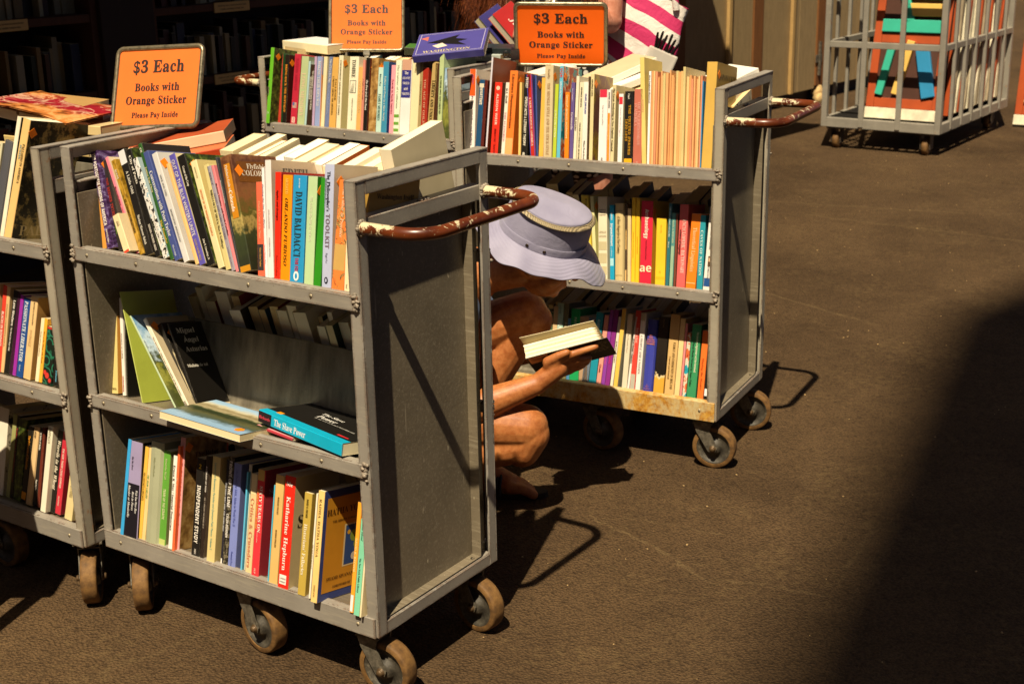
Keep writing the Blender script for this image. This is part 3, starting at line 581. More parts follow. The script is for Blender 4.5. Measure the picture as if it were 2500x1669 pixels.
(0.3706,0.0149,0.2432,0,0.013,'2b2822','mottled black',[('FRONT OF THE LINE',0.04,0.46,'ece6dc',0.6,'S',0),('COLIN DONNER',0.52,0.74,'ece6dc',0.5,'S',0)],dict(m='mottle',c='221e1a',lt='FRONT OF THE LINE')),
(0.3864,0.0226,0.2326,0,0.013,'7c87c4','periwinkle',[('The Power the KKK, Idaho in World War II',0.06,0.6,'5560a8',0.34,'B',0),('Mountain Press',0.84,0.98,'5560a8',0.28,'B',0)],dict(c='7680b8',lt='Idaho in World War II')),
(0.4256,0.0047,0.2203,0,0.012,'5ab6dc','sky blue',[],dict(cw2='thin sky blue')),
(0.4228,0.0095,0.2349,0,0.02,'d4ccb4','green and white',[('HUNTINGTON',0.2,0.34,'2a3a30',0.6,'S',0)],dict(c='2a2620',ct=('The Big Squid', '8a8478', 0.06, 0.8))),
(0.4402,0.0179,0.2203,0,0.012,'dcc28e','tan',[('Critics & Crusaders',0.2,0.98,'c06a50',0.62,'B',0)],dict(b=('e8d2a0', 0.8, 1),lt='Critics & Crusaders')),
(0.462,0.0212,0.2349,0,0.008,'d8363e','red',[('SIXTY YEARS ON',0.15,0.58,'f0e4d4',0.46,'B',0.14),('The Fall of Singapore Revisited',0.18,0.55,'e8b84a',0.26,'B',-0.24),('Brian Farrell & Sandy Hunter',0.58,0.68,'e8d8c8',0.2,'B',0),('EUP',0.92,0.97,'f0c8b8',0.24,'B',0)],dict(b=('d8b060', 0.9, 1),c='a8303a',ct=('Sixty Years On', 'd8a0a0', 0.2, 0.9),lt='SIXTY YEARS ON')),
(0.5129,0.0033,0.211,0,0.005,'4ab8d8','thin turquoise',[],dict(cw2='thin turquoise')),
(0.5182,0.024,0.236,0,0.003,'d8b26c','tan',[('RUSSIAN POCKET',0.2,0.36,'7a5a28',0.22,'S',0),('RUSSIAN ENGLISH',0.5,0.66,'7a5a28',0.22,'S',0)],dict()),
(0.5486,0.0295,0.2414,0,-0.002,'de2a1a','bright red',[('Me',0.02,0.12,'f4ece0',0.55,'B',0),('Katharine Hepburn',0.18,0.84,'f0e4d8',0.42,'B',0)],dict(c='cdb98a',ct=('Stories', '2a241c', 0.4, 0.9),lt='Me',lp=1)),
(0.6084,0.0208,0.218,0,-0.006,'bca046','ochre',[('DAVID H. FISCHER',0.06,0.24,'4a3c10',0.34,'S',0),("Historians' Fallacies",0.3,0.8,'f0e6cc',0.5,'B',0)],dict(c='a48a3c',lt='Historians Fallacies')),
(0.6415,0.0048,0.2227,0,-0.008,'efe4ca','thin white',[('THE NEW RENAISSANCE',0.4,0.8,'8a8068',0.6,'B',0)],dict()),
(0.6574,0.0169,0.2347,0,-0.02,'efca7c','cream',[('RADHA  HATHA YOGA',0.04,0.62,'8a6a38',0.42,'B',0),('TIMELESS',0.84,0.95,'a88a50',0.3,'B',0)],dict(c='3a4a8c',hatha=1,lt='HATHA YOGA')),
(0.7516,0.0103,0.2295,0,-0.008,'f2a430','amber',[('DAVID K. BROWN',0.25,0.7,'f8d890',0.5,'S',0)],dict(b=('e8e0e0', 0.01, 0.16))),
(0.7677,0.0151,0.1993,0,-0.014,'7ecaa6','mint',[('Rhode Island',0.02,0.22,'3a6a58',0.36,'I',0),('The New York Public Library',0.4,0.76,'3a6a58',0.36,'B',0)],dict(c='e8d8a8')),
(0.7853,0.0045,0.1726,0,-0.016,'e8d8b0','cream',[],dict(c='ecd8a6',cw2='cream')),
]),
('B','top',0.7,[
(0.0275,0.0212,0.2552,-0.05,0.03,'ebe2da','white and orange',[('Skagpo',0.06,0.18,'8a5a88',0.26,'B',0.1),('Protecting Soldiers and Mothers',0.3,0.86,'5a4a68',0.34,'B',0)],dict(b=('ee5a1e', 0.7, 1),c='e8e0d0',k=1)),
(0.0493,0.0174,0.2269,0,0.03,'1f4b70','navy',[('WARTIME',0.1,0.32,'efe6d0',0.6,'S',0)],dict(b=('d8d0b8', 0.9, 0.95),c='7a2a20',k=1,lt='WARTIME')),
(0.0671,0.0098,0.2248,0,0.03,'5a1d14','dark maroon',[],dict(cw2='dark maroon')),
(0.0884,0.0061,0.2911,0,0.02,'cfcad2','tall white',[],dict(c='75371a',cw2='tall white spined',ct=('PATRIA', '8a5028', 0.25, 0.3))),
(0.1003,0.0242,0.2211,0,0.03,'de2e1c','red',[('ALISON WEIR',0.14,0.56,'f4d0c0',0.34,'S',0),('INNOCENT TRAITOR',0.6,0.94,'8a1810',0.34,'S',0)],dict(seal=1,c='8a2018',lt='INNOCENT TRAITOR')),
(0.1252,0.0095,0.2201,0,0.03,'35220f','dark brown',[],dict(cw2='dark brown')),
(0.1354,0.0118,0.2216,0,0.03,'e9e1d0','ivory',[('G.I. Doll',0.04,0.3,'1c1610',0.6,'S',0),('THE FLEDERED',0.38,0.76,'c88a98',0.6,'B',0)],dict()),
]),
('B','top',0.7,[
(0.1467,0.0255,0.2559,0,0.03,'ee7c2e','orange',[('Literatura Hispanoamericana',0.04,0.64,'5a2810',0.36,'B',0)],dict(c='e07a24',k=1,b=('f4a868', 0, 0.25),lt='Literatura Hispanoamericana')),
(0.1921,0.0081,0.2236,-0.057,0.03,'e8c272','thin straw',[],dict(cw2='thin straw')),
(0.2007,0.0202,0.2475,-0.031,0.03,'1a1712','black',[('PETREY',0.04,0.16,'ece4d0',0.45,'S',0),('SPEECH ACTS & LITERARY THEORY',0.26,0.82,'ece4d0',0.45,'S',0),('R',0.88,0.95,'ece4d0',0.6,'S',0)],dict(lt='SPEECH ACTS')),
(0.2335,0.0168,0.2479,-0.136,0.03,'bb2a1e','red and blue',[('ECK',0.06,0.16,'3a1c50',0.4,'B',0),('A NEW RELIGIOUS AMERICA',0.26,0.82,'f0d8c8',0.4,'B',0)],dict(edge='3a4aa0',c='3a4a90',lt='A NEW RELIGIOUS AMERICA')),
(0.2522,0.0053,0.2468,-0.104,0.03,'3c4f8c','slate blue',[],dict(c='5a6080',k=1,cw2='slate blue')),
(0.2576,0.0142,0.2394,-0.035,0.03,'eeb24c','amber yellow',[],dict(cw2='amber yellow')),
(0.2727,0.0265,0.2744,-0.057,0.03,'cdba92','tall beige',[('THE SHINGLE STYLE AND THE STICK STYLE',0.18,0.92,'b08a60',0.4,'B',0),('Scully',0.04,0.14,'a08058',0.3,'B',0)],dict(c='cdbd94',k=1,lt='THE SHINGLE STYLE AND THE STICK STYLE')),
(0.3015,0.011,0.2231,-0.038,0.03,'b6c636','lime',[('JUNG COLLECTED',0.3,0.7,'e8ecb0',0.5,'S',0)],dict()),
(0.3138,0.0119,0.2741,-0.038,0.03,'62b4cc','sky blue',[('VQR',0.02,0.12,'d03828',0.7,'S',0),('SPRING FICTION',0.16,0.34,'e8f0ec',0.4,'S',0)],dict(c='4a98a8',cm='poster',k=1)),
(0.3388,0.0139,0.2021,-0.063,0.03,'ee821a','orange',[('Compush domestic architecture',0.04,0.64,'f8d8a0',0.5,'S',0)],dict(c='d8701a')),
(0.3541,0.0117,0.2298,-0.049,0.03,'62508a','purple',[('Granuaile',0.3,0.64,'e0d4d8',0.6,'B',0),('Ann Chambers',0.06,0.24,'d8ccd8',0.3,'B',0)],dict()),
(0.3658,0.0095,0.248,-0.036,0.03,'e6dcc2','ivory',[('SLAVERY',0.42,0.66,'5a4a30',0.6,'S',0)],dict(lt='SLAVERY')),
(0.3763,0.0147,0.2314,-0.033,0.03,'e0d4b2','pale ivory',[('GEORGE REEVES',0.06,0.3,'5a5240',0.34,'S',0),('AMERICAN DEBTORS BURNSIDE',0.48,0.96,'5a5240',0.36,'B',0)],dict(lt='AMERICAN DEBTORS')),
(0.3918,0.0164,0.2328,-0.047,0.03,'e8e2d6','white',[('COLONEL JOHN PELHAM',0.14,0.38,'3a4a98',0.5,'S',0),('William Woods Hassler',0.7,0.94,'3a3428',0.34,'B',0)],dict()),
(0.4087,0.0056,0.2481,-0.06,0.03,'4a341c','thin brown',[],dict(cw2='thin brown')),
(0.4151,0.0112,0.2553,-0.056,0.03,'dccb96','straw spined',[('GEORGE LUKS',0.06,0.24,'3a2c14',0.42,'S',0)],dict(c='a4902c',cm='vase',k=1)),
(0.4434,0.0247,0.2133,-0.057,0.03,'efe7e0','white and crimson',[('Trade, Commerce, and Ethics',0.2,0.46,'8a8488',0.28,'s',0),('OXFORD',0.88,0.97,'5a5458',0.26,'B',0)],dict(b=('d4304a', 0.9, 1))),
(0.469,0.0102,0.2144,-0.06,0.03,'ece2d8','white and orange',[('IVAN DOIG',0.03,0.24,'2a2420',0.5,'S',0),('RIDE WITH',0.4,0.7,'f0c070',0.5,'B',0)],dict(b=('f08a20', 0, 0.7))),
(0.4796,0.0114,0.2278,-0.045,0.03,'d6c898','pale straw',[('The Great Awakening in New England  Gaustad',0.04,0.8,'3a2c18',0.62,'B',0)],dict(lt='The Great Awakening',c='cbbd90',k=1)),
(0.5024,0.0139,0.2043,-0.059,0.03,'f0e9e4','white',[('Pocket World in Figures',0.16,0.6,'b8a8b0',0.36,'s',0)],dict(b=('d4303a', 0.86, 0.96),c='d8c898',lt='Pocket World in Figures')),
(0.5214,0.0259,0.212,-0.065,0.03,'1a1612','black and yellow',[('THE UNITED STATES',0.16,0.84,'e8a820',0.34,'M',0.15),('1830-1850',0.36,0.64,'e8a820',0.34,'M',-0.22),('French',0.03,0.1,'e8e0d0',0.3,'I',0)],dict(b=('e8ac1e', 0.02, 0.13),lt='THE UNITED STATES')),
(0.5486,0.0262,0.2192,-0.061,0.03,'bf6a56','dusty rose',[('THE ENLIGHTENMENT',0.16,0.7,'e8a898',0.34,'B',0.1),('IN AMERICA',0.18,0.46,'e8a898',0.34,'B',-0.25),('OXFORD',0.9,0.96,'e8b8a8',0.24,'B',0)],dict(lt='THE ENLIGHTENMENT')),
(0.5765,0.0132,0.3064,-0.108,0.03,'dfc672','tall straw',[('ESPRIT',0.3,0.56,'e0a878',0.5,'S',0)],dict(cw2='tall straw')),
(0.5909,0.007,0.2692,-0.064,0.03,'f3f1ee','narrow white',[('New England Historical',0.02,0.34,'5a5a5a',0.6,'S',0)],dict(lt='New England Historical')),
(0.7444,0.0036,0.2487,-0.057,0.03,'3a86b8','thin blue',[],dict(cw2='thin blue')),
(0.748,0.0294,0.2998,-0.03,0.03,'d0a850','golden yellow',[],dict(c='b08e44',k=1,ct=('NAPANUCKET', '2a2010', 0.12, 0.9),cw2='wide golden yellow',d=0.17)),
(0.7782,0.0118,0.0794,-0.044,0.03,'33603a','dark green',[('LYDIA  H',0.6,0.95,'d8d8b8',0.4,'S',0)],dict(cw2='dark green')),
]),
('B','middle',0.373,[
(0.4051,0.0098,0.2396,-0.158,0.035,'e4c84a','yellow',[],dict(cw2='half hidden yellow')),
(0.4155,0.0122,0.2382,-0.16,0.035,'e8ca44','yellow',[('BLU',0.03,0.12,'3a3010',0.5,'S',0)],dict(lt='BLU')),
(0.4286,0.011,0.2377,-0.137,0.035,'dcd89c','pale lime',[],dict(c='d4cf8c',k=1,cw2='pale lime')),
(0.4436,0.0279,0.2368,-0.095,0.035,'e4d8b8','cream banded',[("America's Black Congressmen",0.14,0.23,'4a4030',0.12,'B',0),('APOLLO EDITIONS',0.4,0.5,'8a7858',0.1,'B',0)],dict(b=('c4b890', 0.06, 0.16),b2=('c4b890', 0.2, 0.32),b3=('c4b890', 0.36, 0.46),hz=1,lt='Black Congressmen')),
(0.479,0.0136,0.2159,-0.092,0.035,'1d9cc2','cyan',[('LABOR',0.1,0.2,'d8ecec',0.42,'S',0),('Impeachment',0.24,0.54,'ecf4f0',0.6,'S',0),('a reflection',0.56,0.68,'bce0e4',0.4,'I',0)],dict(b=('a8d8dc', 0.2, 0.3),lt='Impeachment')),
(0.4936,0.029,0.2219,-0.083,0.035,'ccb682','tan hardback',[('A Slave Negro for a New Century',0.16,0.64,'4a3a20',0.4,'I',0)],dict(hb=1,b=('a48c58', 0.9, 0.91),b2=('a48c58', 0.08, 0.085))),
(0.5246,0.0072,0.2234,-0.08,0.035,'54422e','dark brown',[('CARL IN VARIETY',0.3,0.56,'c8a868',0.5,'S',0)],dict(b=('d8b070', 0.02, 0.16),b2=('c8a060', 0.42, 0.66))),
(0.5326,0.0106,0.2107,-0.083,0.035,'e2c694','thin cream',[],dict(cw2='thin cream')),
(0.544,0.0118,0.2425,-0.075,0.035,'f0c22c','bright yellow',[('FRENCH YELLOW GRAMMAR',0.4,0.7,'d8a020',0.3,'S',0)],dict()),
(0.5562,0.0117,0.2423,-0.072,0.035,'eec02a','bright yellow',[('GERMAN STUDIES',0.4,0.7,'d8a020',0.3,'S',0)],dict()),
(0.5697,0.0357,0.2352,-0.058,0.035,'d42840','crimson',[('Archaeology',0.1,0.45,'f4ecd8',0.36,'S',0),('Theories, Methods and Practice',0.47,0.7,'7a1420',0.18,'S',0),('ae',0.74,0.86,'efe0b8',0.9,'S',0)],dict(c='e0b02c',lt='Archaeology',k=1)),
(0.6166,0.0297,0.191,-0.06,0.035,'efc22e','sunflower yellow',[('BALZAC LETTRES',0.1,0.22,'b88a1c',0.16,'B',0),('G',0.76,0.82,'b08818',0.3,'B',0)],dict(b=('e4b422', 0.1, 0.14))),
(0.6477,0.0103,0.2341,-0.039,0.035,'2e6e78','teal',[('THE BOUNDARIES OF CLARE',0.04,0.4,'d8e4dc',0.4,'B',0),('Heron',0.44,0.54,'d8e4dc',0.4,'B',0)],dict(lt='THE BOUNDARIES OF CLARE')),
(0.659,0.0117,0.2081,-0.042,0.035,'56908a','grey teal',[('Guide to OXFORD',0.1,0.4,'c8d8b8',0.5,'B',0)],dict(b=('9ab89a', 0, 0.56))),
(0.6719,0.0068,0.2065,-0.048,0.035,'76402e','brown',[],dict(cw2='brown')),
(0.6801,0.0261,0.2344,-0.038,0.035,'da625e','rose red',[('ENCYCLOPEDIC DICTIONARY',0.18,0.82,'f0ccc0',0.46,'B',0.12),('sciences of language',0.3,0.6,'3a1414',0.3,'B',-0.24)],dict(lt='ENCYCLOPEDIC DICTIONARY')),
(0.7081,0.0291,0.2117,0,0.035,'f0801e','orange',[('Theoretical Linguistics',0.18,0.76,'f8c890',0.44,'B',0)],dict(b=('f8c088', 0.0, 0.01),b2=('f8c088', 0.085, 0.095),lt='Theoretical Linguistics')),
(0.7404,0.0175,0.2089,-0.038,0.035,'2a94a2','teal',[('CAVES OF NATION',0.2,0.8,'d0e8dc',0.5,'B',0)],dict(c='1e7480',lt='CAVES OF NATION')),
(0.7588,0.0238,0.2341,0,0.035,'e6e1d8','white',[('Shadow of the Swords',0.05,0.5,'7a7a7a',0.36,'B',0),('KAMRAN PASHA',0.7,0.86,'6a6a6a',0.24,'B',0)],dict(b=('24508c', 0.06, 0.16),lt='Shadow of the Swords',portrait=1)),
]),
('B','bottom',0.05,[
(0.229,0.0141,0.1947,0,0.05,'5a5a3a','olive',[],dict(cw2='olive')),
(0.2437,0.0129,0.204,0,0.05,'7a7a58','moss',[],dict(cw2='moss')),
(0.2571,0.014,0.1979,0,0.05,'4a6a48','bottle green',[],dict(cw2='bottle green')),
(0.2725,0.0181,0.2169,0,0.05,'cdae80','beige',[],dict(cw2='beige')),
(0.2923,0.0205,0.2276,-0.038,0.05,'a8cab6','pale teal',[('ANTHOLOGY',0.25,0.7,'e0ece0',0.66,'S',0),('EXETER',0.03,0.14,'5a6a5a',0.3,'B',0)],dict()),
(0.3145,0.0144,0.2301,-0.034,0.05,'7a7452','khaki',[('Brethren: Waste of Life',0.2,0.8,'c8c0a0',0.5,'B',0)],dict()),
(0.33,0.0105,0.1854,-0.049,0.05,'4a86ae','steel blue',[('DON',0.1,0.24,'e8ecec',0.7,'S',0)],dict()),
(0.3408,0.0299,0.2165,-0.051,0.05,'1e9c58','emerald',[('PAYNE',0.12,0.28,'c8e0c0',0.3,'S',0)],dict(cw2='emerald')),
(0.3713,0.0294,0.1962,-0.058,0.05,'b09070','brown',[],dict(c='8a2a20',cw2='brown',k=1)),
(0.3803,0.0218,0.1968,0.043,0.05,'687888','blue grey',[],dict(cw2='blue grey')),
(0.4035,0.0233,0.2155,0.037,0.05,'1e90a6','deep cyan',[('AUDEN',0.1,0.24,'b8dce0',0.4,'S',0)],dict(cw2='deep cyan')),
(0.4279,0.0148,0.2092,0.049,0.05,'e69c8a','salmon',[('Glenda',0.7,0.82,'7a3a30',0.5,'B',0)],dict()),
(0.4435,0.0121,0.2266,0.048,0.05,'8c3ea2','violet purple',[('Spiral Dance',0.3,0.9,'d85a98',0.5,'B',0)],dict()),
(0.4559,0.015,0.2293,0.05,0.05,'8a2e86','magenta purple',[('Starhawk',0.3,0.9,'c82a70',0.5,'B',0)],dict()),
(0.4725,0.0096,0.2088,0.047,0.05,'e6dec8','off-white',[('ROBERT HAYDEN',0.3,0.7,'6a6458',0.5,'B',0)],dict(cw2='off-white')),
(0.4875,0.013,0.2354,0.036,0.04,'e8c056','honey yellow',[],dict(cw2='honey yellow',c='b0b0a0')),
(0.5099,0.0164,0.22,0,0.05,'dbd0b6','beige',[('The French Fires',0.2,0.56,'b8a88c',0.3,'B',0)],dict()),
(0.5269,0.0074,0.2153,0.041,0.05,'e9e5dc','white',[('SOUTHERN YANKEES',0.3,0.64,'2a2418',0.7,'S',0)],dict(lt='SOUTHERN YANKEES')),
(0.5351,0.0166,0.2338,0,0.05,'dd483a','red and grey',[('MEANS',0.2,0.42,'f0c8b8',0.46,'B',0.1),('End of Your Future',0.24,0.6,'f0d0c0',0.26,'S',-0.25)],dict(b=('b8b4a4', 0, 0.2),lt='MEANS')),
(0.5543,0.0157,0.2288,0,0.045,'ece5dc','white',[('A PEOPLE AND A NATION',0.28,0.78,'8a8480',0.5,'B',0)],dict(b=('c8bca0', 0.9, 1),lt='A PEOPLE AND A NATION')),
(0.5748,0.0319,0.2128,0,0.05,'3b42a0','royal blue hardback',[('BY NEW HAVEN PURITANS',0.2,0.32,'d87a4a',0.14,'S',0),('J. A. PRATT & CAMPBELL',0.88,0.96,'c8785a',0.14,'S',0)],dict(b=('c87a58', 0.66, 0.672),hz=1,hb=1,cw2='royal blue hardback')),
(0.6088,0.0316,0.2247,0,0.05,'1c1814','ragged black and ochre',[('A NEW LOVE NORTHERN',0.02,0.14,'8a7a50',0.2,'B',0)],dict(m='ragged',cw2='ragged black and ochre')),
(0.6435,0.0293,0.2344,0,0.05,'d2ad70','tan',[('FAMILY AND COMMUNITY IN IRELAND',0.34,0.92,'6a5028',0.3,'B',0.15),('Conrad and Kimball',0.52,0.8,'7a5c30',0.2,'B',-0.2)],dict(lt='FAMILY AND COMMUNITY IN IRELAND')),
(0.6739,0.0156,0.226,0,0.05,'e8cb90','pale straw',[],dict(cw2='pale straw')),
(0.6903,0.0069,0.2133,0,0.05,'e08a8a','thin pink',[],dict(cw2='thin pink')),
(0.6984,0.0112,0.1876,0,0.05,'1e9fa8','turquoise',[],dict(m='poster',cw2='turquoise patterned')),
(0.7112,0.0279,0.2136,0,0.05,'3a8f5e','green',[('The Southern Highlander and His Homeland',0.1,0.64,'e4ecc8',0.26,'S',0.18),('A Harsh World Pursued by Super Police',0.2,0.84,'1c3a28',0.26,'B',-0.18)],dict(lt='Southern Highlander')),
(0.7431,0.0187,0.1991,0,0.05,'f0742c','vivid orange',[('Slaying the Master',0.4,0.86,'a84818',0.4,'B',0)],dict(lt='Slaying the Master')),
(0.7628,0.0136,0.1709,0,0.05,'1c1a18','black',[],dict(b=('e8e8e8', 0.08, 0.2),cw2='black')),
]),
('D','top',0.712,[
(0.0273,0.0158,0.2492,0,-0.012,'66b028','lime green',[('3',0.76,0.96,'d8e0c8',0.5,'B',0.2)],dict(c='4a4a28',cm='foliage',k=1,d=0.11,cw2='lime green')),
(0.0259,0.0132,0.2367,0,0.03,'1b1a16','black',[('RICHARD III  A SOURCE BOOK',0.04,0.66,'e8e0d0',0.55,'S',0),('DOCKRAY',0.7,0.82,'e8e0d0',0.4,'S',0)],dict(c='3a6a30',lt='A SOURCE BOOK')),
(0.0402,0.0147,0.2354,-0.049,0.03,'b83a2a','red',[],dict(c='2a6a3a',cw2='red and green')),
(0.0372,0.0047,0.2607,-0.044,0.05,'dcc898','tall cream',[],dict(c='d8c498',cw2='tall cream')),
(0.0617,0.0183,0.2318,-0.033,0.03,'1a1610','black',[('BRING BACK THE BUFFALO!',0.14,0.82,'e8942c',0.56,'B',0)],dict(c='4a1a14',k=1,lt='BRING BACK THE BUFFALO!')),
(0.0982,0.0285,0.2364,0,0.03,'b8283c','crimson',[('NATION ABROAD',0.06,0.5,'a82238',0.5,'B',0)],dict(flag=1,cw2='crimson flagged')),
(0.1297,0.0318,0.23,0,0.03,'b2be8c','sage green',[('LONG MEMORY',0.24,0.86,'dcc0a0',0.62,'B',0)],dict(c='8aa08a',lt='LONG MEMORY')),
(0.1621,0.0087,0.2148,0,0.03,'a8c4c4','thin pale blue',[],dict(cw2='thin pale blue')),
(0.1713,0.0229,0.2049,0,0.03,'38281a','dark brown',[('THE UNBEARABLE LIGHTNESS OF BEING',0.1,0.72,'d0c8b8',0.36,'S',0.15),('MILAN KUNDERA',0.2,0.56,'d0c8b8',0.36,'S',-0.22)],dict(lt='LIGHTNESS OF BEING')),
(0.1962,0.0101,0.231,-0.042,0.03,'b89cba','thin lilac',[],dict(cw2='thin lilac')),
(0.2079,0.0227,0.2315,-0.036,0.03,'8e9cc4','periwinkle',[('MAKING THEIR OWN WAY',0.06,0.7,'e0dcd8',0.6,'B',0)],dict(lt='MAKING THEIR OWN WAY')),
(0.2316,0.003,0.2344,-0.059,0.03,'d88a3a','orange',[],dict(cw2='thin orange')),
(0.2351,0.0155,0.2327,-0.031,0.03,'e4d4a8','cream',[],dict(cw2='cream')),
(0.2517,0.019,0.2335,0,0.03,'6c789c','slate blue',[("One of Lee's Best Men",0.04,0.36,'d8d8d4',0.6,'B',0),('The Civil War Letters of General Pender',0.4,0.8,'a8b0c4',0.3,'B',0)],dict(lt='Best Men')),
(0.2716,0.0288,0.2322,-0.034,0.03,'d4a455','ochre gold',[('A TRITON AMONG THE MINNOWS',0.26,0.8,'5a4418',0.28,'B',-0.1),('FAULKNER',0.3,0.6,'5a4418',0.28,'B',0.28)],dict()),
(0.3034,0.0187,0.2394,-0.041,0.03,'e2d8b8','ivory',[('CONTEMPORARY AMERICAN SHORT STORIES',0.06,0.8,'7a7258',0.36,'S',0)],dict(c='ded29a',cm='stripes',k=1,lt='CONTEMPORARY')),
(0.3501,0.0384,0.2378,-0.04,0.03,'e8e0c2','ivory',[('TOMBEE',0.04,0.28,'2a2418',0.6,'B',0),('PORTRAIT OF A COTTON PLANTER',0.56,0.86,'5a5038',0.26,'B',0)],dict(sketchbox=1,lt='TOMBEE')),
(0.3886,0.0193,0.2064,-0.039,0.03,'d8a65e','orange tan',[('AMERICAN CURIOUS',0.2,0.7,'e8c48a',0.5,'B',0)],dict(cw2='orange tan')),
(0.4084,0.0101,0.2296,-0.052,0.03,'d08472','dusty rose',[('A Light to My Path',0.2,0.6,'7a3a30',0.5,'B',0)],dict(cw2='thin dusty rose')),
(0.4185,0.0163,0.2372,-0.036,0.03,'1a1612','black',[('On Fire and the Poet',0.3,0.7,'ece4d8',0.5,'S',0)],dict(c='7a3020',k=1)),
(0.4406,0.0305,0.2375,-0.033,0.03,'b28a58','sepia pictured',[],dict(m='sepia',k=1,cw2='sepia pictured')),
(0.4725,0.0213,0.2093,-0.04,0.03,'bcd8ca','pale aqua',[('Rebecca West',0.1,0.28,'3a5a58',0.4,'B',0),('FAMILY MEMORIES',0.4,0.8,'3a6a6a',0.6,'B',0)],dict(lt='FAMILY MEMORIES')),
(0.4943,0.023,0.2282,-0.054,0.03,'3d8aaa','teal blue',[('Politics and Power in a Slave Society',0.2,0.82,'c8d8d4',0.4,'B',0)],dict(c='2a4a8a',lt='Politics and Power in a Slave Society')),
(0.5273,0.0173,0.2187,-0.049,0.03,'f09ca6','pink',[('Travels in North America',0.2,0.7,'8a3a4a',0.5,'B',0)],dict(lt='Travels in North America')),
(0.5446,0.0232,0.2351,-0.048,0.03,'e0e2c8','pale green and white',[('The Cuisine of California',0.06,0.64,'a0a888',0.36,'B',0)],dict(b=('6a9a3a', 0.05, 0.09),b2=('6a9a3a', 0.14, 0.18),b3=('6a9a3a', 0.24, 0.28),lt='The Cuisine of California')),
(0.5692,0.0401,0.2386,-0.044,0.03,'e8e2dc','white and navy',[('The ATLANTIC WORLD and VIRGINIA',0.14,0.48,'e0d8d4',0.2,'B',0)],dict(b=('35357e', 0.5, 0.86),b2=('c89a80', 0.86, 1),hz=1,lt='ATLANTIC WORLD')),
(0.6103,0.032,0.237,-0.043,0.03,'e4d6a8','pale cream',[('Devanny',0.05,0.16,'a89868',0.34,'B',0)],dict(cw2='pale cream')),
(0.6423,0.0127,0.2367,-0.044,0.03,'a48e60','brown tan',[('CHRISTIANITY',0.24,0.6,'6a5430',0.5,'B',0)],dict(lt='CHRISTIANITY')),
(0.6554,0.023,0.2164,-0.057,0.03,'a32c1c','brick red',[('THE AGE OF GOLD',0.06,0.9,'d8a080',0.4,'B',0)],dict()),
(0.6794,0.0234,0.2367,0,0.03,'bb9e62','khaki tan',[('LIBERTY AND UNION',0.24,0.78,'2a2010',0.6,'B',0)],dict(lt='LIBERTY AND UNION')),
(0.7033,0.0165,0.2326,-0.054,0.03,'4a2c18','dark brown',[],dict(cw2='dark brown')),
(0.7207,0.0169,0.2645,-0.06,0.03,'b6c48c','pale sage',[('TO THEIR OWN NEW GROUND',0.26,0.7,'3a4428',0.46,'B',0)],dict(c='a8bc94',d=0.17,lt='TO THEIR OWN NEW GROUND')),
(0.7385,0.0345,0.2204,-0.042,0.03,'a8bcc8','landscape pictured',[],dict(m='landscape',cw2='landscape pictured')),
]),
('C','top',0.71,[
(0.5475,0.0219,0.2203,0.152,0.03,'cfc6a4','black and ivory',[('HUB HARRY',0.02,0.4,'1c1812',0.5,'B',0)],dict()),
(0.5708,0.0321,0.2271,0.179,0.03,'55555a','charcoal hardback',[],dict(hb=1,cw2='charcoal hardback')),
(0.6042,0.014,0.2815,0.163,0.03,'ece2c8','tall ivory',[],dict(c='1c1612',cw2='tall ivory')),
(0.6192,0.0258,0.2806,0.185,0.03,'e4bc78','tall cream',[('PALLADIO IN AMERICA',0.2,0.52,'2a2214',0.36,'B',0.2),('AUSTIN',0.21,0.33,'4a8a9a',0.3,'B',-0.15)],dict(c='8a7a50',cm='oak',ct=('PALLADIO', 'cdb98a', 0.9, 0.95),k=1,d=0.2,lt='PALLADIO IN AMERICA')),
]),
('C','middle',0.378,[
(0.5042,0.0143,0.2081,0,0.035,'d8b880','tan',[],dict(cw2='tan')),
(0.5188,0.0154,0.2074,0.06,0.035,'d8402e','scarlet',[('BLACKS IN BONDAGE',0.3,0.7,'f4dccc',0.6,'S',0)],dict(lt='BLACKS IN BONDAGE')),
(0.5342,0.0125,0.2062,0.055,0.035,'d8b47c','tan',[('FINDING CHARITYS FOLK',0.2,0.7,'a07a48',0.4,'B',0)],dict(lt='FINDING CHARITYS FOLK')),
(0.5459,0.0199,0.2028,0.121,0.035,'1c1916','black',[('Late Modern',0.12,0.42,'f0e8dc',0.46,'S',0),('The Visual Arts Since 1945',0.44,0.72,'e0d8cc',0.3,'S',0)],dict(lt='Late Modern')),
(0.5665,0.0111,0.1992,0.093,0.035,'3a1630','dark plum',[],dict(cw2='dark plum')),
(0.578,0.012,0.1938,0.092,0.035,'9a2c9e','purple',[],dict(cw2='purple')),
(0.5919,0.0239,0.1892,0.093,0.035,'1e4a8c','royal blue',[('PASSIONATE LIBERATOR',0.04,0.8,'e8ecec',0.62,'B',0),('Oxford',0.84,0.92,'b8c8d8',0.3,'B',0)],dict(lt='PASSIONATE LIBERATOR')),
(0.6177,0.0255,0.1959,0.082,0.035,'e2bd84','cream',[('HISTORICAL IMAGINATION',0.06,0.34,'5a4a30',0.34,'B',0.1),('SWINGLE',0.4,0.6,'c8a470',0.4,'s',0)],dict(c='c89a58',lt='IMAGINATION')),
(0.6609,0.0126,0.1496,0.081,0.035,'f0dcb4','ivory',[('Literature and Progress and Romance',0.2,0.6,'8a7a58',0.36,'B',0)],dict()),
(0.6741,0.0111,0.1507,0.071,0.035,'eaac34','golden yellow',[('How to Do Things with Words',0.2,0.7,'a06a18',0.5,'B',0)],dict(lt='How to Do Things with Words')),
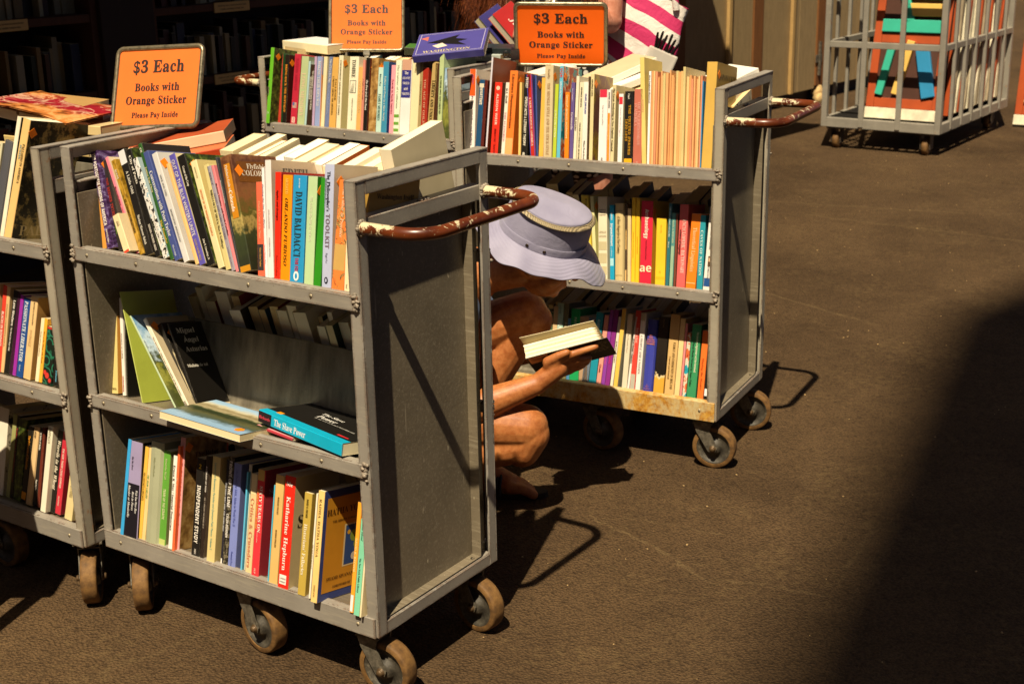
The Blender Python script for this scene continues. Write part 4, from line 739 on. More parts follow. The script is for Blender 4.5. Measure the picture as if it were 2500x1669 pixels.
(0.6867,0.0321,0.1341,0.074,0.035,'1f2a1c','floral red and black',[],dict(m='floral',b=('b8342c', 0.96, 1),cw2='floral red and black')),
(0.7242,0.0247,0.1309,0,0.035,'1c1a16','black',[('Smithsonian',0.72,0.92,'6ab0c8',0.4,'S',0)],dict()),
]),
('C','bottom',0.05,[
(0.4478,0.0348,0.2184,0.045,0.03,'e8e0cc','white pictured',[],dict(c='ddd2b8',cm='ink',cw2='white pictured',ct=('LA LIBRE', 'b83848', 0.45, 0.7),d=0.17)),
(0.4935,0.0153,0.2101,0.077,0.03,'9a9a60','olive',[],dict(cw2='olive')),
(0.5097,0.0121,0.2089,0.071,0.03,'201c16','black',[('Reading Writing in Developing Countries',0.15,0.8,'a83a30',0.4,'B',0)],dict(lt='Developing Countries')),
(0.5226,0.0288,0.2037,0.051,0.03,'8a7a20','mustard pictured',[],dict(m='foliage',k=1,cw2='mustard pictured')),
(0.5514,0.0194,0.1915,0.087,0.03,'1e1a14','black',[('The Relevance of Education',0.12,0.56,'e89820',0.6,'S',0)],dict(b=('e89820', 0.04, 0.14),lt='The Relevance of Education')),
(0.5713,0.0235,0.1962,0.102,0.03,'dcb884','cream',[('SLAVERY',0.02,0.14,'2a2014',0.4,'B',0)],dict(hb=1,lt='SLAVERY')),
(0.5958,0.0156,0.1956,0.076,0.03,'231f1c','black',[('The Halos of Hades',0.04,0.28,'e8e0d0',0.6,'S',0),('Paul Hadler',0.66,0.8,'e8e0d0',0.5,'S',0)],dict(lt='The Halos of Hades')),
(0.6122,0.0101,0.1968,0.037,0.03,'6a2e20','red-brown',[],dict(cw2='red-brown')),
(0.6449,0.0185,0.2116,0.069,0.015,'e2dcc4','ivory',[('DAEDALUS',0.02,0.2,'8a8468',0.5,'B',0)],dict()),
(0.6472,0.0085,0.203,0,0.03,'5a4630','ornamented brown',[],dict(cw2='ornamented brown')),
(0.6557,0.0221,0.2026,0.108,0.03,'1c1814','black',[('Weevils in the Wheat',0.12,0.72,'ece0c8',0.6,'I',0)],dict(lt='Weevils in the Wheat')),
(0.6795,0.0198,0.2016,0.077,0.03,'c42f3e','crimson',[('ON HER THEIR LIVES DEPEND',0.2,0.68,'f0d0c0',0.4,'S',0),('CALIFORNIA',0.78,0.9,'e8c0b0',0.34,'S',0)],dict(c='9a2430',lt='ON HER THEIR LIVES DEPEND')),
(0.7262,0.0265,0.111,0.108,0.02,'dcc890','cream',[('POTTERS',0.2,0.5,'8a7850',0.36,'S',0)],dict(c='d8c48c',cw2='cream')),
]),
]
# ------------------------------------------------------------------ books
WHITE=(1,1,1)
PAPER=[hexc(x) for x in ('efe4c8','e4d3a8','f2ecdc','dcc594','ece0bc')]
def book(M,th,h,d,hx,texts,o,name='book',rnd=None):
    """spine at y=0 facing -y, thickness x, depth y, height z; cover mesh with a page_block child"""
    rr=rnd or random; hb=o.get('hb'); ct=.0022 if hb else .00045; ov=.003 if hb else .0006; col=hexc(hx); cc=hexc(o['c']) if 'c' in o else col
    if th<.0035: ct=min(ct,th*.12)
    mb=MB(); mats=[M_COVER]
    def mi(p):
        if p not in mats: mats.append(p)
        return mats.index(p)
    ms=mi(PAT[o['m']]) if 'm' in o else 0; mc=mi(PAT[o['cm']]) if 'cm' in o else (ms if 'm' in o and 'c' not in o else 0)
    ch=min(.0016 if not hb else .004,th*.22)
    # outline of the wrap seen from above, outer then inner
    out=[(0,d),(0,ch)]+([(th*.12,-.002),(th*.5,-.0042),(th*.88,-.002)] if hb else [(ch*.35,ch*.3),(ch,0),(th-ch,0),(th-ch*.35,ch*.3)])+[(th,ch),(th,d)]
    inn=[(th-ct,d),(th-ct,ch+ct),(ct,ch+ct),(ct,d)]
    n=len(out); vs=[(x,y,0) for x,y in out]+[(x,y,h) for x,y in out]
    for i in range(n-1):
        left=i==0; right=i==n-2
        mb.add([vs[i],vs[i+1],vs[n+i+1],vs[n+i]],[(0,1,2,3)],mc if (left or right) else ms,cc if right else (col if not left else cc))
    iv=[(x,y,0) for x,y in inn]+[(x,y,h) for x,y in inn]
    for i in range(3): mb.add([iv[i],iv[i+1],iv[4+i+1],iv[4+i]],[(0,1,2,3)],0,hexc('e8dcc0'))
    for z,flip in ((0,0),(h,1)):    # rims of the wrap
        k=len(out)
        rim=[[(0,d),(0,ch),(ct,ch+ct),(ct,d)],[(th,ch),(th,d),(th-ct,d),(th-ct,ch+ct)],[p for p in out[1:-1]]+[(th-ct,ch+ct),(ct,ch+ct)]]
        for q in rim: mb.add([(x,y,z) for x,y in q],[tuple(range(len(q))) if flip else tuple(range(len(q)))[::-1]],0,cc if q is not rim[2] else col)
    for x in (0,th-ct): mb.add([(x,d,0),(x+ct,d,0),(x+ct,d,h),(x,d,h)],[(0,3,2,1)],0,cc)
    ys=-.0003 if not hb else -.0045
    for k in ('b','b2','b3'):
        if k in o:
            c_,f0,f1=o[k]; e_=.00015*(1+'b b2 b3'.split().index(k)); x0,x1=(ch*.9,th-ch*.9)
            mb.add([(x0,ys+.0002-e_,h*f0),(x1,ys+.0002-e_,h*f0),(x1,ys+.0002-e_,h*f1),(x0,ys+.0002-e_,h*f1)],[(0,1,2,3)],0,hexc(c_))
    tm=mi(M_COVER); yt=ys-.0006
    for (s,a,b_,c_,z,f,off) in texts:
        cl=hexc(c_)
        if o.get('hz') and len(s)<40:
            wds=s.split(); zz=h*(1-a); dz=(b_-a)*h/max(1,len(wds))
            for q,wd in enumerate(wds): letter(mb,wd,f,frame((th/2,yt,zz-dz*(q+.5)),(1,0,0),(0,0,1),(0,-1,0)),tm,cl,width=min(th*.8,th*.13*max(3,len(wd))),cap=min(dz*.6,th*.4))
        elif len(s)<=2: letter(mb,s,f,frame((th/2,yt,h*(1-(a+b_)/2)),(1,0,0),(0,0,1),(0,-1,0)),tm,cl,width=th*z*(1.1 if len(s)==2 else .6))
        else: letter(mb,s,f,frame((th*(.5+off),yt,h*(1-(a+b_)/2)),(0,0,-1),(1,0,0),(0,-1,0)),tm,cl,width=(b_-a)*h,cap=z*th*.86)
    if 'ct' in o:
        s,c_,fz,fw=o['ct']; letter(mb,s,'B',frame((th+.0006,d*.52,h*(1-fz)),(0,1,0),(0,0,1),(1,0,0)),tm,hexc(c_),width=fw*d*.9)
    def rect_r(y0,y1,z0,z1,c_,e_=.0004): mb.add([(th+e_,y0,z0),(th+e_,y1,z0),(th+e_,y1,z1),(th+e_,y0,z1)],[(0,1,2,3)],0,hexc(c_))
    def rect_s(x0,x1,z0,z1,c_,e_=.0004): mb.add([(x0,ys-e_,z0),(x1,ys-e_,z0),(x1,ys-e_,z1),(x0,ys-e_,z1)],[(0,1,2,3)],0,hexc(c_))
    if o.get('plate'): 
        rect_s(th*.25,th*.8,h*.46,h*.93,'c8821c',.0002); rect_r(.012,d*.9,h*.76,h*.94,'7a4a18'); letter(mb,'Flyfishing','B',frame((th+.0008,d*.55,h*.9),(0,1,0),(0,0,1),(1,0,0)),tm,hexc('f0e4d0'),width=d*.5)
        letter(mb,'COLORADO','B',frame((th+.0008,d*.52,h*.84),(0,1,0),(0,0,1),(1,0,0)),tm,hexc('f0e4d0'),width=d*.7)
    if o.get('flag'):
        for q in range(7): rect_s(th*.2,th*.85,h*(.25+.011*q),h*(.25+.011*q+.0055),'d8c8b8')
        rect_s(th*.2,th*.5,h*.285,h*.325,'5a6a9a',.0006); rect_s(th*.25,th*.75,h*.04,h*.12,'e0b8a8'); letter(mb,'OUP','S',frame((th/2,yt,h*.08),(0,0,-1),(1,0,0),(0,-1,0)),tm,hexc('8a2a38'),width=h*.06)
    if o.get('bar'):
        for q in range(7): rect_s(th*.35,th*(.55+.2*(q%2)),h*(.70+.02*q),h*(.708+.02*q),'8a7a5a')
    if o.get('lp'): rect_s(th*.15,th*.8,h*.035,h*.12,'ece4d8'); letter(mb,'LARGE','S',frame((th*.48,yt,h*.085),(1,0,0),(0,0,1),(0,-1,0)),tm,hexc('2a2420'),width=th*.55); letter(mb,'PRINT','S',frame((th*.48,yt,h*.055),(1,0,0),(0,0,1),(0,-1,0)),tm,hexc('2a2420'),width=th*.55)
    if o.get('portrait'): rect_s(th*.35,th*.68,h*.30,h*.42,'5a4028'); rect_s(th*.42,th*.6,h*.355,h*.40,'d8b088',.0006)
    if o.get('edge'): rect_s(0.0004,th*.14,0,h,o['edge'],.0001); rect_s(th*.86,th-.0004,0,h,o['edge'],.0001)
    if o.get('seal'):
        mb.add([(th*.5+th*.26*math.cos(k*.524),yt,h*.925+th*.26*math.sin(k*.524)) for k in range(12)],[tuple(range(12))],0,hexc('f0b8a0'))
    if o.get('ico') or o.get('dip'):
        mb.add([(th*.5+th*.2*math.cos(k*.524),yt,h*.06+th*.28*math.sin(k*.524)) for k in range(12)],[tuple(range(12))],0,hexc('1c1c28' if o.get('ico') else 'e8ece8'))
        mb.add([(th*.5+th*.09*math.cos(k*.524),yt-.0003,h*.06+th*.16*math.sin(k*.524)) for k in range(12)],[tuple(range(12))],0,hexc('b4bad6' if o.get('ico') else '2a93c8'))
    if o.get('sketchbox'):
        rect_s(th*.14,th*.82,h*.51,h*.68,'2a2418',.0001); rect_s(th*.19,th*.77,h*.518,h*.672,'e8e0c2',.0003)
        for q in range(6): mb.add([(th*(.22+.06*q),yt,h*.525),(th*(.25+.06*q),yt,h*.525),(th*(.45+.045*q),yt,h*.66)],[(0,1,2)],0,hexc('2a2418'))
    if o.get('hatha'):
        rect_r(.012,d*.97,h*.07,h*.93,'d8962a'); rect_r(d*.5,d*.95,h*.27,h*.66,'e8d4a0',.0006); rect_r(d*.53,d*.95,h*.285,h*.645,'3a548a',.0008)
        for (fy,fz,rr_,c_) in ((.72,.54,.09,'8a9a3a'),(.80,.46,.08,'8a9a3a'),(.74,.35,.06,'e0d4c0'),(.6,.58,.035,'e8b030')):
            mb.add([(th+.001,d*fy+d*rr_*math.cos(k*.524),h*fz+d*rr_*math.sin(k*.524)) for k in range(12)],[tuple(range(12))],0,hexc(c_))
        for s,fz,w_ in (('HATHA YOGA',.80,.86),('THE HIDDEN LANGUAGE',.71,.6),('SWAMI SIVANANDA',.19,.7),('FOREWORD BY',.11,.4)): letter(mb,s,'B',frame((th+.0009,d*.52,h*fz),(0,1,0),(0,0,1),(1,0,0)),tm,hexc('4a2c14'),width=d*w_)
    if o.get('asturias'):
        for s,fz,w_,y_ in (('Miguel',.91,.55,.42),('Ángel',.80,.45,.5),('Asturias',.69,.66,.56),('Mulata de tal',.50,.62,.42),('Alianza Tres / Losada',.03,.75,.46)): letter(mb,s,'B',frame((th+.0009,d*y_,h*fz),(0,1,0),(0,0,1),(1,0,0)),tm,hexc('e4dccb'),width=d*w_)
    e=mb.build(name,mats,colors=True); e.matrix_world=M
    pg=MB(); pc=rr.choice(PAPER); pg.box((ct+.0002,ch+ct+.0002,ov),(th-ct-.0002,d-ov*2,h-ov),col=pc)
    pg.build('page_block',M_PAGES,e,colors=True)
    if o.get('k'):
        s=.0125; y=.010+rr.uniform(0,.012); z=h-rr.uniform(.022,.034); a=rr.uniform(.5,1.0); m=MB()
        q=[(th+.0012,y+s*math.cos(a+k*1.5708+.785),z+s*math.sin(a+k*1.5708+.785)) for k in range(4)]
        m.add(q+[(x-.0006,yy,zz) for x,yy,zz in q],[(0,1,2,3),(0,4,5,1),(1,5,6,2),(2,6,7,3),(3,7,4,0)]); m.build('price_sticker',M_STICK,e)
    return e
CNAME={'A':'front cart','B':'rusty-lipped cart','C':'cut-off cart','D':'rear cart'}
GRP={'A':'books on the front cart','B':'books on the rusty-lipped cart','C':'books on the cut-off cart','D':'books on the rear cart'}
USED={}
def shelf_m(cart,z0,x,s,lean=0,back=False):
    m=cm(cart)
    if back: m=m@T_(W_,D_,0)@RZ(math.pi)
    return m@T_(x,s*math.cos(TH),z0-s*math.sin(TH))@RX(-TH)@RY(lean)
def mklabel(cw,title,L_,R_,sh,cart):
    place="on the %s's %s shelf"%(CNAME[cart],sh)
    if title:
        t=title.split(); 
        while len(('%s book lettered "%s" %s'%(cw,' '.join(t),place)).split())>16: t.pop()
        s='%s book lettered "%s" %s'%(cw,' '.join(t),place)
    elif L_ and R_: s="%s book between %s and %s ones, %s's %s shelf"%(cw,L_,R_,CNAME[cart],sh)
    elif R_: s="%s end book beside a %s one %s"%(cw,R_,place)
    else: s="%s end book beside a %s one %s"%(cw,L_,place)
    s=s.replace('a orange','an orange').replace('a olive','an olive'); w_=s.split()
    return ' '.join(w_[:16])
rb=random.Random(11)
byrow={}
for cart,sh,z0,bk in ROWS: byrow.setdefault((cart,sh,z0),[]).extend(bk)
if ('B','top',.7) in byrow:     # the run of stapled pamphlets, spines worn to bare folded paper
    pass
for (cart,sh,z0),bk in byrow.items():
    for i,(x,th,h,lean,s,hx,cw,tx,o) in enumerate(bk):
        o=dict(o); nm=lambda q:(q[8].get('cw2') or q[6])
        d=min(o.get('d',.138+rb.uniform(-.012,.014)),(.172-s) if 'd' not in o or o['d']<.15 else 1)
        e=book(shelf_m(cart,z0,x,s,lean),max(th-.0004,.0022),h,d,hx,tx,o,rnd=rb)
        lb=mklabel(nm((0,)*6+(cw,0,o)),o.get('lt',''),nm(bk[i-1]) if i else '',nm(bk[i+1]) if i<len(bk)-1 else '',sh,cart)
        if lb in USED: lb=lb.replace(' book',' bound book',1)
        USED[lb]=1; tag(e,lb,'book',GRP[cart])
# pamphlets between the narrow white and thin blue books on cart B
x=.5985; k=0
while x<.741:
    th=rb.choice((.004,.005,.006,.0075)); h=.262+rb.uniform(-.01,.012)+(.02 if k in (8,14) else 0); c_=rb.choice(('dca266','e4b274','d89a60','e8be84','cfbc80','e0a870','d8906a'))
    e=book(shelf_m('B',.70,x,.03+rb.uniform(-.006,.008),-.06),th,h,.16,c_,[],dict(c=c_),name='pamphlet',rnd=rb)
    tag(e,'thin buff stapled pamphlet packed tight between narrow white and thin blue books','pamphlet','buff pamphlets on the rusty-lipped cart'); x+=th+.0006; k+=1
# books of the far sides: fore-edges towards us
def back_row(cart,sh,z0,x0,x1,seed,hr,cols,label,cat='book',lean=0,big=(.012,.04),dd=(.105,.13)):
    r_=random.Random(seed); x=x0; k=0
    while x<x1:
        th=r_.uniform(*big); h=r_.uniform(*hr); l=lean+r_.uniform(-.05,.05)
        e=book(shelf_m(cart,z0,x,r_.uniform(.02,.045),l,True),th,h,r_.uniform(*dd),r_.choice(cols),[],{},rnd=r_)
        tag(e,label,cat,label); x+=th/math.cos(l)+.001+(abs(math.sin(r_.uniform(-.05,.05)))*.02); k+=1
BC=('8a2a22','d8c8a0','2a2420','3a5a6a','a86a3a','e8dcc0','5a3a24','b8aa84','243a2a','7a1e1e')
back_row('A','top',.714,.10,.56,21,(.205,.235),('e8dcc0','d8c8a0','c8b48a','ece4d4','b8602a'),'pale book seen page side up on the far side of the front cart',big=(.018,.042))
back_row('A','top',.714,.575,.74,29,(.14,.155),('c8b890','8a5a3a','d8c8a0'),'short book under the slumped red ones on the front cart',big=(.02,.04))
back_row('A','middle',.375,.03,.70,22,(.215,.25),BC,'book with fore-edge showing above the grey divider on the front cart',lean=.12)
back_row('A','bottom',.043,.05,.75,23,(.19,.22),BC,'book lost in shade on the far side of the front cart, lowest shelf')
back_row('B','top',.70,.06,.42,24,(.20,.22),('e8e0cc','d8c8a0','ece4d4','8a7a5a'),'pale book showing above the rusty-lipped cart from its far side',big=(.015,.035))
back_row('B','middle',.373,.03,.72,25,(.20,.262),('1e1410','2e1c12','3a2416','241a16','4a1c18'),'dark book silhouetted on the far side of the rusty-lipped cart',lean=.10,big=(.014,.042))  # near-black covers put the backlit silhouette into the colour
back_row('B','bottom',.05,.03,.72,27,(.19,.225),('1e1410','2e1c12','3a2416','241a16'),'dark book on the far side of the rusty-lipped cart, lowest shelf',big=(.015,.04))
back_row('D','top',.712,.1,.7,26,(.19,.215),BC,'book on the far side of the rear cart, mostly hidden',big=(.015,.035))
def flat(x,y,z,yaw,th,h,d,hx,tx,o,label,cart='A',tilt=(0,0),group=None,name='book'):
    """a book lying down: back cover down, spine along local x"""
    Mx=(cm(cart) if cart else Matrix.Identity(4))@T_(x,y,z)@RZ(yaw)@RX(tilt[0])@RY(tilt[1])@frame((0,0,0),(0,0,1),(0,1,0),(-1,0,0))
    e=book(Mx,th,h,d,hx,tx,o,name,rnd=rb); tag(e,label,'book',group); return e
# ------------------------------------------------------------------ loose books lying about
Mld=cm('A')@T_(.272,.128,.353)@RZ(math.pi-.05)@RX(.14)@frame((0,0,0),(0,0,1),(0,1,0),(-1,0,0))
e=book(Mld,.016,.25,.160,'8fb2cc',[],dict(c='8fb2cc',cm='flatland'),rnd=rb)
m=MB(); m.add([(.0166,.135+.010*math.cos(k*.5236)*(1+.2*(k%2)),.222+.010*math.sin(k*.5236)*(1+.2*(k%2))) for k in range(12)],[tuple(range(12))]); m.build('price_sticker',M_STICK,e)
tag(e,'pale blue paperback with a lakeside cover lying flat over the middle shelf edge','book')
Mrd=cm('A')@T_(.60,.02,.3745)@RZ(-.16)@RX(-.18)@frame((0,0,0),(0,0,1),(0,1,0),(-1,0,0))
tag(book(Mrd,.006,.12,.15,'b83a48',[],dict(c='d8a0a0'),rnd=rb),'thin red booklet lying under the blue and black paperback','book')
Msp=cm('A')@T_(.752,-.004,.3815)@RZ(-.17)@RX(-.17)@RY(.02)@frame((0,0,0),(0,0,1),(0,1,0),(-1,0,0))
e=book(Msp,.026,.272,.165,'0ea6c8',[('The Slave Power',.2,.58,'e8eef0',.62,'B',0)],dict(c='1a1815',b=('241a1c',.84,1)),rnd=rb)
m=MB(); zt=.0266
def lay(mb,s,zf,yf,w,c,f='B'): letter(mb,s,f,frame((zt,yf,zf),(0,0,-1),(0,1,0),(1,0,0)),0,hexc(c),width=w)
lay(m,'Richards',.249,-.001,.036,'d84a5a') if False else None
letter(m,'Richards','B',frame((.013,-.0012,.25),(0,0,-1),(1,0,0),(0,-1,0)),0,hexc('d84858'),width=.036)
lay(m,'The Slave',.155,.105,.07,'e8e4dc'); lay(m,'Power',.15,.085,.06,'e8e4dc'); lay(m,'The Free North and Southern Domination',.12,.07,.11,'c8c4bc'); lay(m,'1780-1860',.06,.068,.03,'c8c4bc')
m.add([(zt,.03,.02),(zt,.034,.02),(zt,.036,.055),(zt,.03,.055)],[(0,1,2,3)],0,hexc('d83038'))
m.add([(zt,.018,.222),(zt,.018,.238),(zt,.030,.238),(zt,.030,.222)],[(0,1,2,3)],0,hexc('f09a18')); m.add([(.0001,0,0),(.0259,0,0),(.0259,0,.0001)],[(0,1,2)])
m.build('cover_print',M_COVER,e,colors=True)
m=MB(); m.add([(.0263,.0015,0),(.0263,.022,0),(.0263,.022,.272),(.0263,.0015,.272)],[(0,1,2,3)],0,hexc('0ea6c8')); m.build('cover_band',M_COVER,e,colors=True)
tag(e,'black and turquoise paperback lettered "The Slave Power" lying flat on the middle shelf','book')
# right end of the front cart's top shelf, seen through the slot
def cover_book(M,th,h,d,hx,o,label): tag(book(M,th,h,d,hx,[],o,rnd=rb),label,'book',GRP['A'])
cover_book(cm('A')@T_(.768,.04,.705)@RX(-TH),.022,.222,.15,'a8843c',dict(c='a8823a',ct=('Washington Itself','1c1610',.16,.85)),'brown book with "Washington Itself" on its cover, seen through the cart end slot')
cover_book(cm('A')@T_(W_,D_,0)@RZ(math.pi)@T_(.036,.03,.705)@RX(-TH)@RY(.03),.03,.295,.17,'cfc3a4',dict(c='cdbf9c'),'big pale grey book rising highest at the end of the front cart')
for k,(xx,th,h,c_) in enumerate(((.075,.026,.225,'e8dcc0'),(.105,.03,.232,'d8742c'),(.14,.028,.228,'ece2cc'),(.172,.036,.226,'e0d0a4'),(.212,.03,.232,'f0e8d8'))):
    pass
# red-covered books slumped behind the sign on the front cart
flat(.205,.285,.872,.62,.030,.21,.14,'b23c18',[],dict(c='c8683c'),'rust red book lying at the left end of the front cart, lower one','A',(.05,-.16),GRP['A'])
flat(.165,.325,.905,.62,.026,.22,.14,'dcc4a0',[],dict(c='b0502c'),'cream edged book with a rust red cover lying on the other red one','A',(.05,-.16),GRP['A'])
# piles on the cut-off cart
def pileC(x,y,z,yaw,th,h,d,hx,cc,lb,tilt=(0,0),o=None): return flat(x,y,z,yaw,th,h,d,hx,[],dict(c=cc,**(o or {})),lb,'C',tilt,GRP['C'])
pileC(.735,.24,.915,.08,.022,.23,.155,'e0c890','cdb888','thick cream paperback lying under the curled magazine')
pileC(.66,.31,.93,.5,.02,.21,.14,'8a6a48','6a4a34','brown book in the left pile behind the magazine',(0,.1))
pileC(.60,.30,.952,.35,.014,.2,.13,'d8b070','b89058','tan paperback on the left pile, topmost',(0,.08))
pileC(.55,.22,.925,.1,.025,.2,.13,'ece0c8','5a4038','white edged book lying left of the tall cream book',(.0,.12))
pileC(.62,.36,.945,1.0,.012,.2,.13,'2a2a2c','c8b898','black spined book tilted at the back of the left pile',(0,-.1))
e=flat(.735,.20,.872,.0,.03,.30,.19,'d8bc7c',[],dict(c='6a4c24'),'large tan book with a brown drawing on its cover, lying under the magazine','C',(.10,0),GRP['C'])
m=MB(); r_=random.Random(4)
for k in range(26):
    y0=r_.uniform(.03,.15); z0=r_.uniform(.02,.26); a,b_=r_.uniform(.01,.03),r_.uniform(.01,.04)
    m.add([(.0306+.0001*k,y0,z0),(.0306+.0001*k,y0+a,z0),(.0306+.0001*k,y0+a,z0+b_),(.0306+.0001*k,y0,z0+b_)],[(0,1,2,3)],0,hexc(r_.choice(('3a2a14','8a6a3a','a4844c','2a1e10'))))
m.build('cover_drawing',M_COVER,e,colors=True)
m=MB(); m.add([(.034,.075,.2),(.034,.075,.228),(.034,.092,.228),(.034,.092,.2)],[(0,1,2,3)]); m.build('price_sticker',M_STICK,e)
# curled glossy magazine
def f_mag(t,b):
    v=coords(t); n=noi(t,coords(t,scale=(1,1.6,1)),14,6,.6,1.2); g=ramp(t,noi(t,v,5,2),[(.45,(0,0,0)),(.55,(1,1,1))])
    setc(t,b,mix(t,g,ramp(t,n,[(.3,'7a1420'),(.5,'a82430'),(.56,'d8b090'),(.62,'8a1a24')]),ramp(t,n,[(.35,'2a1810'),(.48,'c87a3a'),(.6,'e8a868'),(.75,'6a2a18')]))); b.inputs['Roughness'].default_value=.3
M_MAG=mat('glossy_magazine',f_mag)
m=MB(); nx,ny=18,8; vs=[]
for layer,dz in ((0,0),(1,-.003)):
    for j in range(ny+1):
        for i in range(nx+1):
            u=i/nx; v=j/ny; vs.append((-.155+.31*u,-.11+.2*v+.02*u,.035*(1-u)**2.2*(1-.3*v)+.02*math.sin(u*3.1)*(1-v)+.012*v+dz))
q=(nx+1)*(ny+1); fs=[]
for j in range(ny):
    for i in range(nx): a=j*(nx+1)+i; fs.append((a,a+1,a+nx+2,a+nx+1)); fs.append((q+a,q+a+nx+1,q+a+nx+2,q+a+1))
m.add(vs,fs,0,smooth=True); e=m.build('magazine',[M_MAG],M=cm('C')@T_(.545,.262,.950)@RZ(.0)); tag(e,'glossy red and orange magazine curled open on top of the left books','magazine')
# piles on the rear cart
flat(.14,.19,.925,-.1,.03,.23,.155,'e6d8b0',[],dict(c='e4e0dc'),'thick white paperback lying beside the cut-off sign','D',(0,.03),GRP['D'])
e=flat(.83,.145,.955,.50,.024,.225,.155,'4a458e',[],dict(c='4c468c'),'blue-violet paperback with an eagle on its cover lying atop the rear cart','D',(.34,-.10),GRP['D'])
m=MB(); q=.0246
m.add([(q,.045,.06),(q,.06,.11),(q,.085,.19),(q,.10,.15),(q,.125,.09),(q,.10,.10),(q,.085,.06),(q,.075,.09)],[tuple(range(8))],0,hexc('1a1618')); m.add([(q+.0002,.05,.12),(q+.0002,.04,.15),(q+.0002,.06,.17),(q+.0002,.075,.14)],[(0,1,2,3)],0,hexc('d8c8b8'))
m.add([(q,.1,.19),(q,.13,.19),(q,.12,.215)],[(0,1,2)],0,hexc('c86a5a'))
letter(m,'WASHINGTON','B',frame((q,.02,.12),(0,0,-1),(0,1,0),(1,0,0)),0,hexc('c8b88a'),width=.15)
for (y0,y1,z0,z1) in ((.006,.008,.008,.217),(.146,.148,.008,.217),(.006,.148,.008,.010),(.006,.148,.215,.217)): m.add([(q,y0,z0),(q,y1,z0),(q,y1,z1),(q,y0,z1)],[(0,1,2,3)],0,hexc('b8b0c8'))
m.build('cover_print',M_COVER,e,colors=True)
flat(.64,.30,.928,.55,.024,.2,.13,'2e3022',[],dict(c='4a7a34'),'dark green paperback lying behind the blue-violet one','D',(0,.05),GRP['D'])
flat(.80,.27,.925,.3,.02,.2,.14,'a8b0a8',[('FATHER HUNT',.2,.7,'e8e8e4',.5,'S',0)],dict(c='c8d0c8'),'pale grey book lying at the far end of the rear cart','D',(0,0),GRP['D'])
flat(.82,.30,.947,.25,.016,.2,.14,'1c2426',[],dict(c='1a2a30'),'black book on the pale grey one, topmost of the rear pile','D',(0,0),GRP['D'])
# loose books on the rusty-lipped cart
for k,(x,y,z,yaw,tl,lb) in enumerate(((.225,.30,.925,1.2,(0,-.12),'white booklet tilted behind the sign clip'),(.27,.27,.930,1.1,(0,-.10),'cream booklet tilted in front of the white one'),(.49,.36,.945,.95,(.0,-.30),'worn ivory paperback slanting up behind the pamphlets'),(.52,.33,.915,.95,(0,-.25),'bright white book below the worn ivory one'),(.80,.36,.925,1.0,(0,-.3),'white paperback sticking out behind the golden yellow book'))):
    flat(x,y,z,yaw,.012 if k<2 else .02,.14 if k<2 else .21,.06 if k<2 else .13,'e8e2d4',[],dict(c='ece6da' if k!=2 else 'cfc09a'),lb,'B',tl,GRP['B'])
tag(book(cm('B')@T_(W_,D_,0)@RZ(math.pi)@T_(.04,.03,.69)@RX(-TH),.02,.2,.15,'c8b890',[],dict(c='4a4436',cm='ink'),rnd=rb),'dark pictured book seen through the end slot of the rusty-lipped cart','book',GRP['B'])
tag(book(cm('B')@T_(.77,.03,.69)@RX(-TH),.018,.19,.14,'5a4a30',[],dict(c='5a4a28'),rnd=rb),'brown backed book just inside the end slot of the rusty-lipped cart','book',GRP['B'])

# ------------------------------------------------------------------ price signs
def f_paper(t,b):
    c=hexc('e2702e'); n=noi(t,coords(t),9,4); setc(t,b,ramp(t,n,[(.3,tuple(x*.93 for x in c)),(.7,tuple(min(1,x*1.05) for x in c))])); b.inputs['Roughness'].default_value=.7; b.inputs['Specular IOR Level'].default_value=.15
M_ORANGE=mat('orange_card',f_paper)
def f_paper2(t,b):
    c=hexc('f2660e'); n=noi(t,coords(t),9,4); setc(t,b,ramp(t,n,[(.3,tuple(x*.95 for x in c)),(.7,c)])); b.inputs['Roughness'].default_value=.6; b.inputs['Specular IOR Level'].default_value=.2
M_ORANGE2=mat('bright_orange_card',f_paper2)
M_INK=simple('sign_ink','241006',.6)
M_FRAME=mat('tarnished_frame',lambda t,b:(setc(t,b,ramp(t,noi(t,coords(t),45,6,.7),[(.3,'4a4434'),(.5,'8c8168'),(.7,'6a5a3c')])),b.inputs['Metallic'].__setattr__('default_value',.6),b.inputs['Roughness'].__setattr__('default_value',.34)))
def rrect(w,h,r,n=6):
    p=[]
    for cx_,cz_,a0 in ((w/2-r,h/2-r,0),(-w/2+r,h/2-r,90),(-w/2+r,-h/2+r,180),(w/2-r,-h/2+r,270)):
        for k in range(n+1): a=R(a0+90*k/n); p.append((cx_+r*math.cos(a),cz_+r*math.sin(a)))
    return p
def sign(M,w,h,label,card,stem,group='orange price signs in metal frames'):
    e=empty('price_sign',M); tag(e,label,'sign',group)
    m=MB(); m.tube([(x,-.0,z) for x,z in rrect(w-.012,h-.012,.014)]+[(rrect(w-.012,h-.012,.014)[0][0],0,rrect(w-.012,h-.012,.014)[0][1])],.0062,10,cap=False); m.build('frame',M_FRAME,e)
    m=MB(); m.prism(rrect(w-.014,h-.014,.012),'y',-.0008,.0012); m.build('card',card,e)
    m=MB()
    for s,zf,wf,cap in (('$3 Each',.25,.57,.145),('Books with',.005,.50,.092),('Orange Sticker',-.15,.68,.092),('Please Pay Inside',-.325,.52,.062)):
        letter(m,s,'B',frame((0,-.0016,h*zf),(1,0,0),(0,0,1),(0,-1,0)),0,WHITE,width=wf*w,cap=cap*h,space=1.06,bold=.013)
    m.build('lettering',M_INK,e)
    m=MB(); m.bbox((-.008,-.003,-h/2-.004-stem),(.008,.004,-h/2+.004),.001); m.bbox((-.011,-.006,-h/2-.012),(.011,.007,-h/2+.004),.001); m.build('stem',M_GALV,e)
    return e
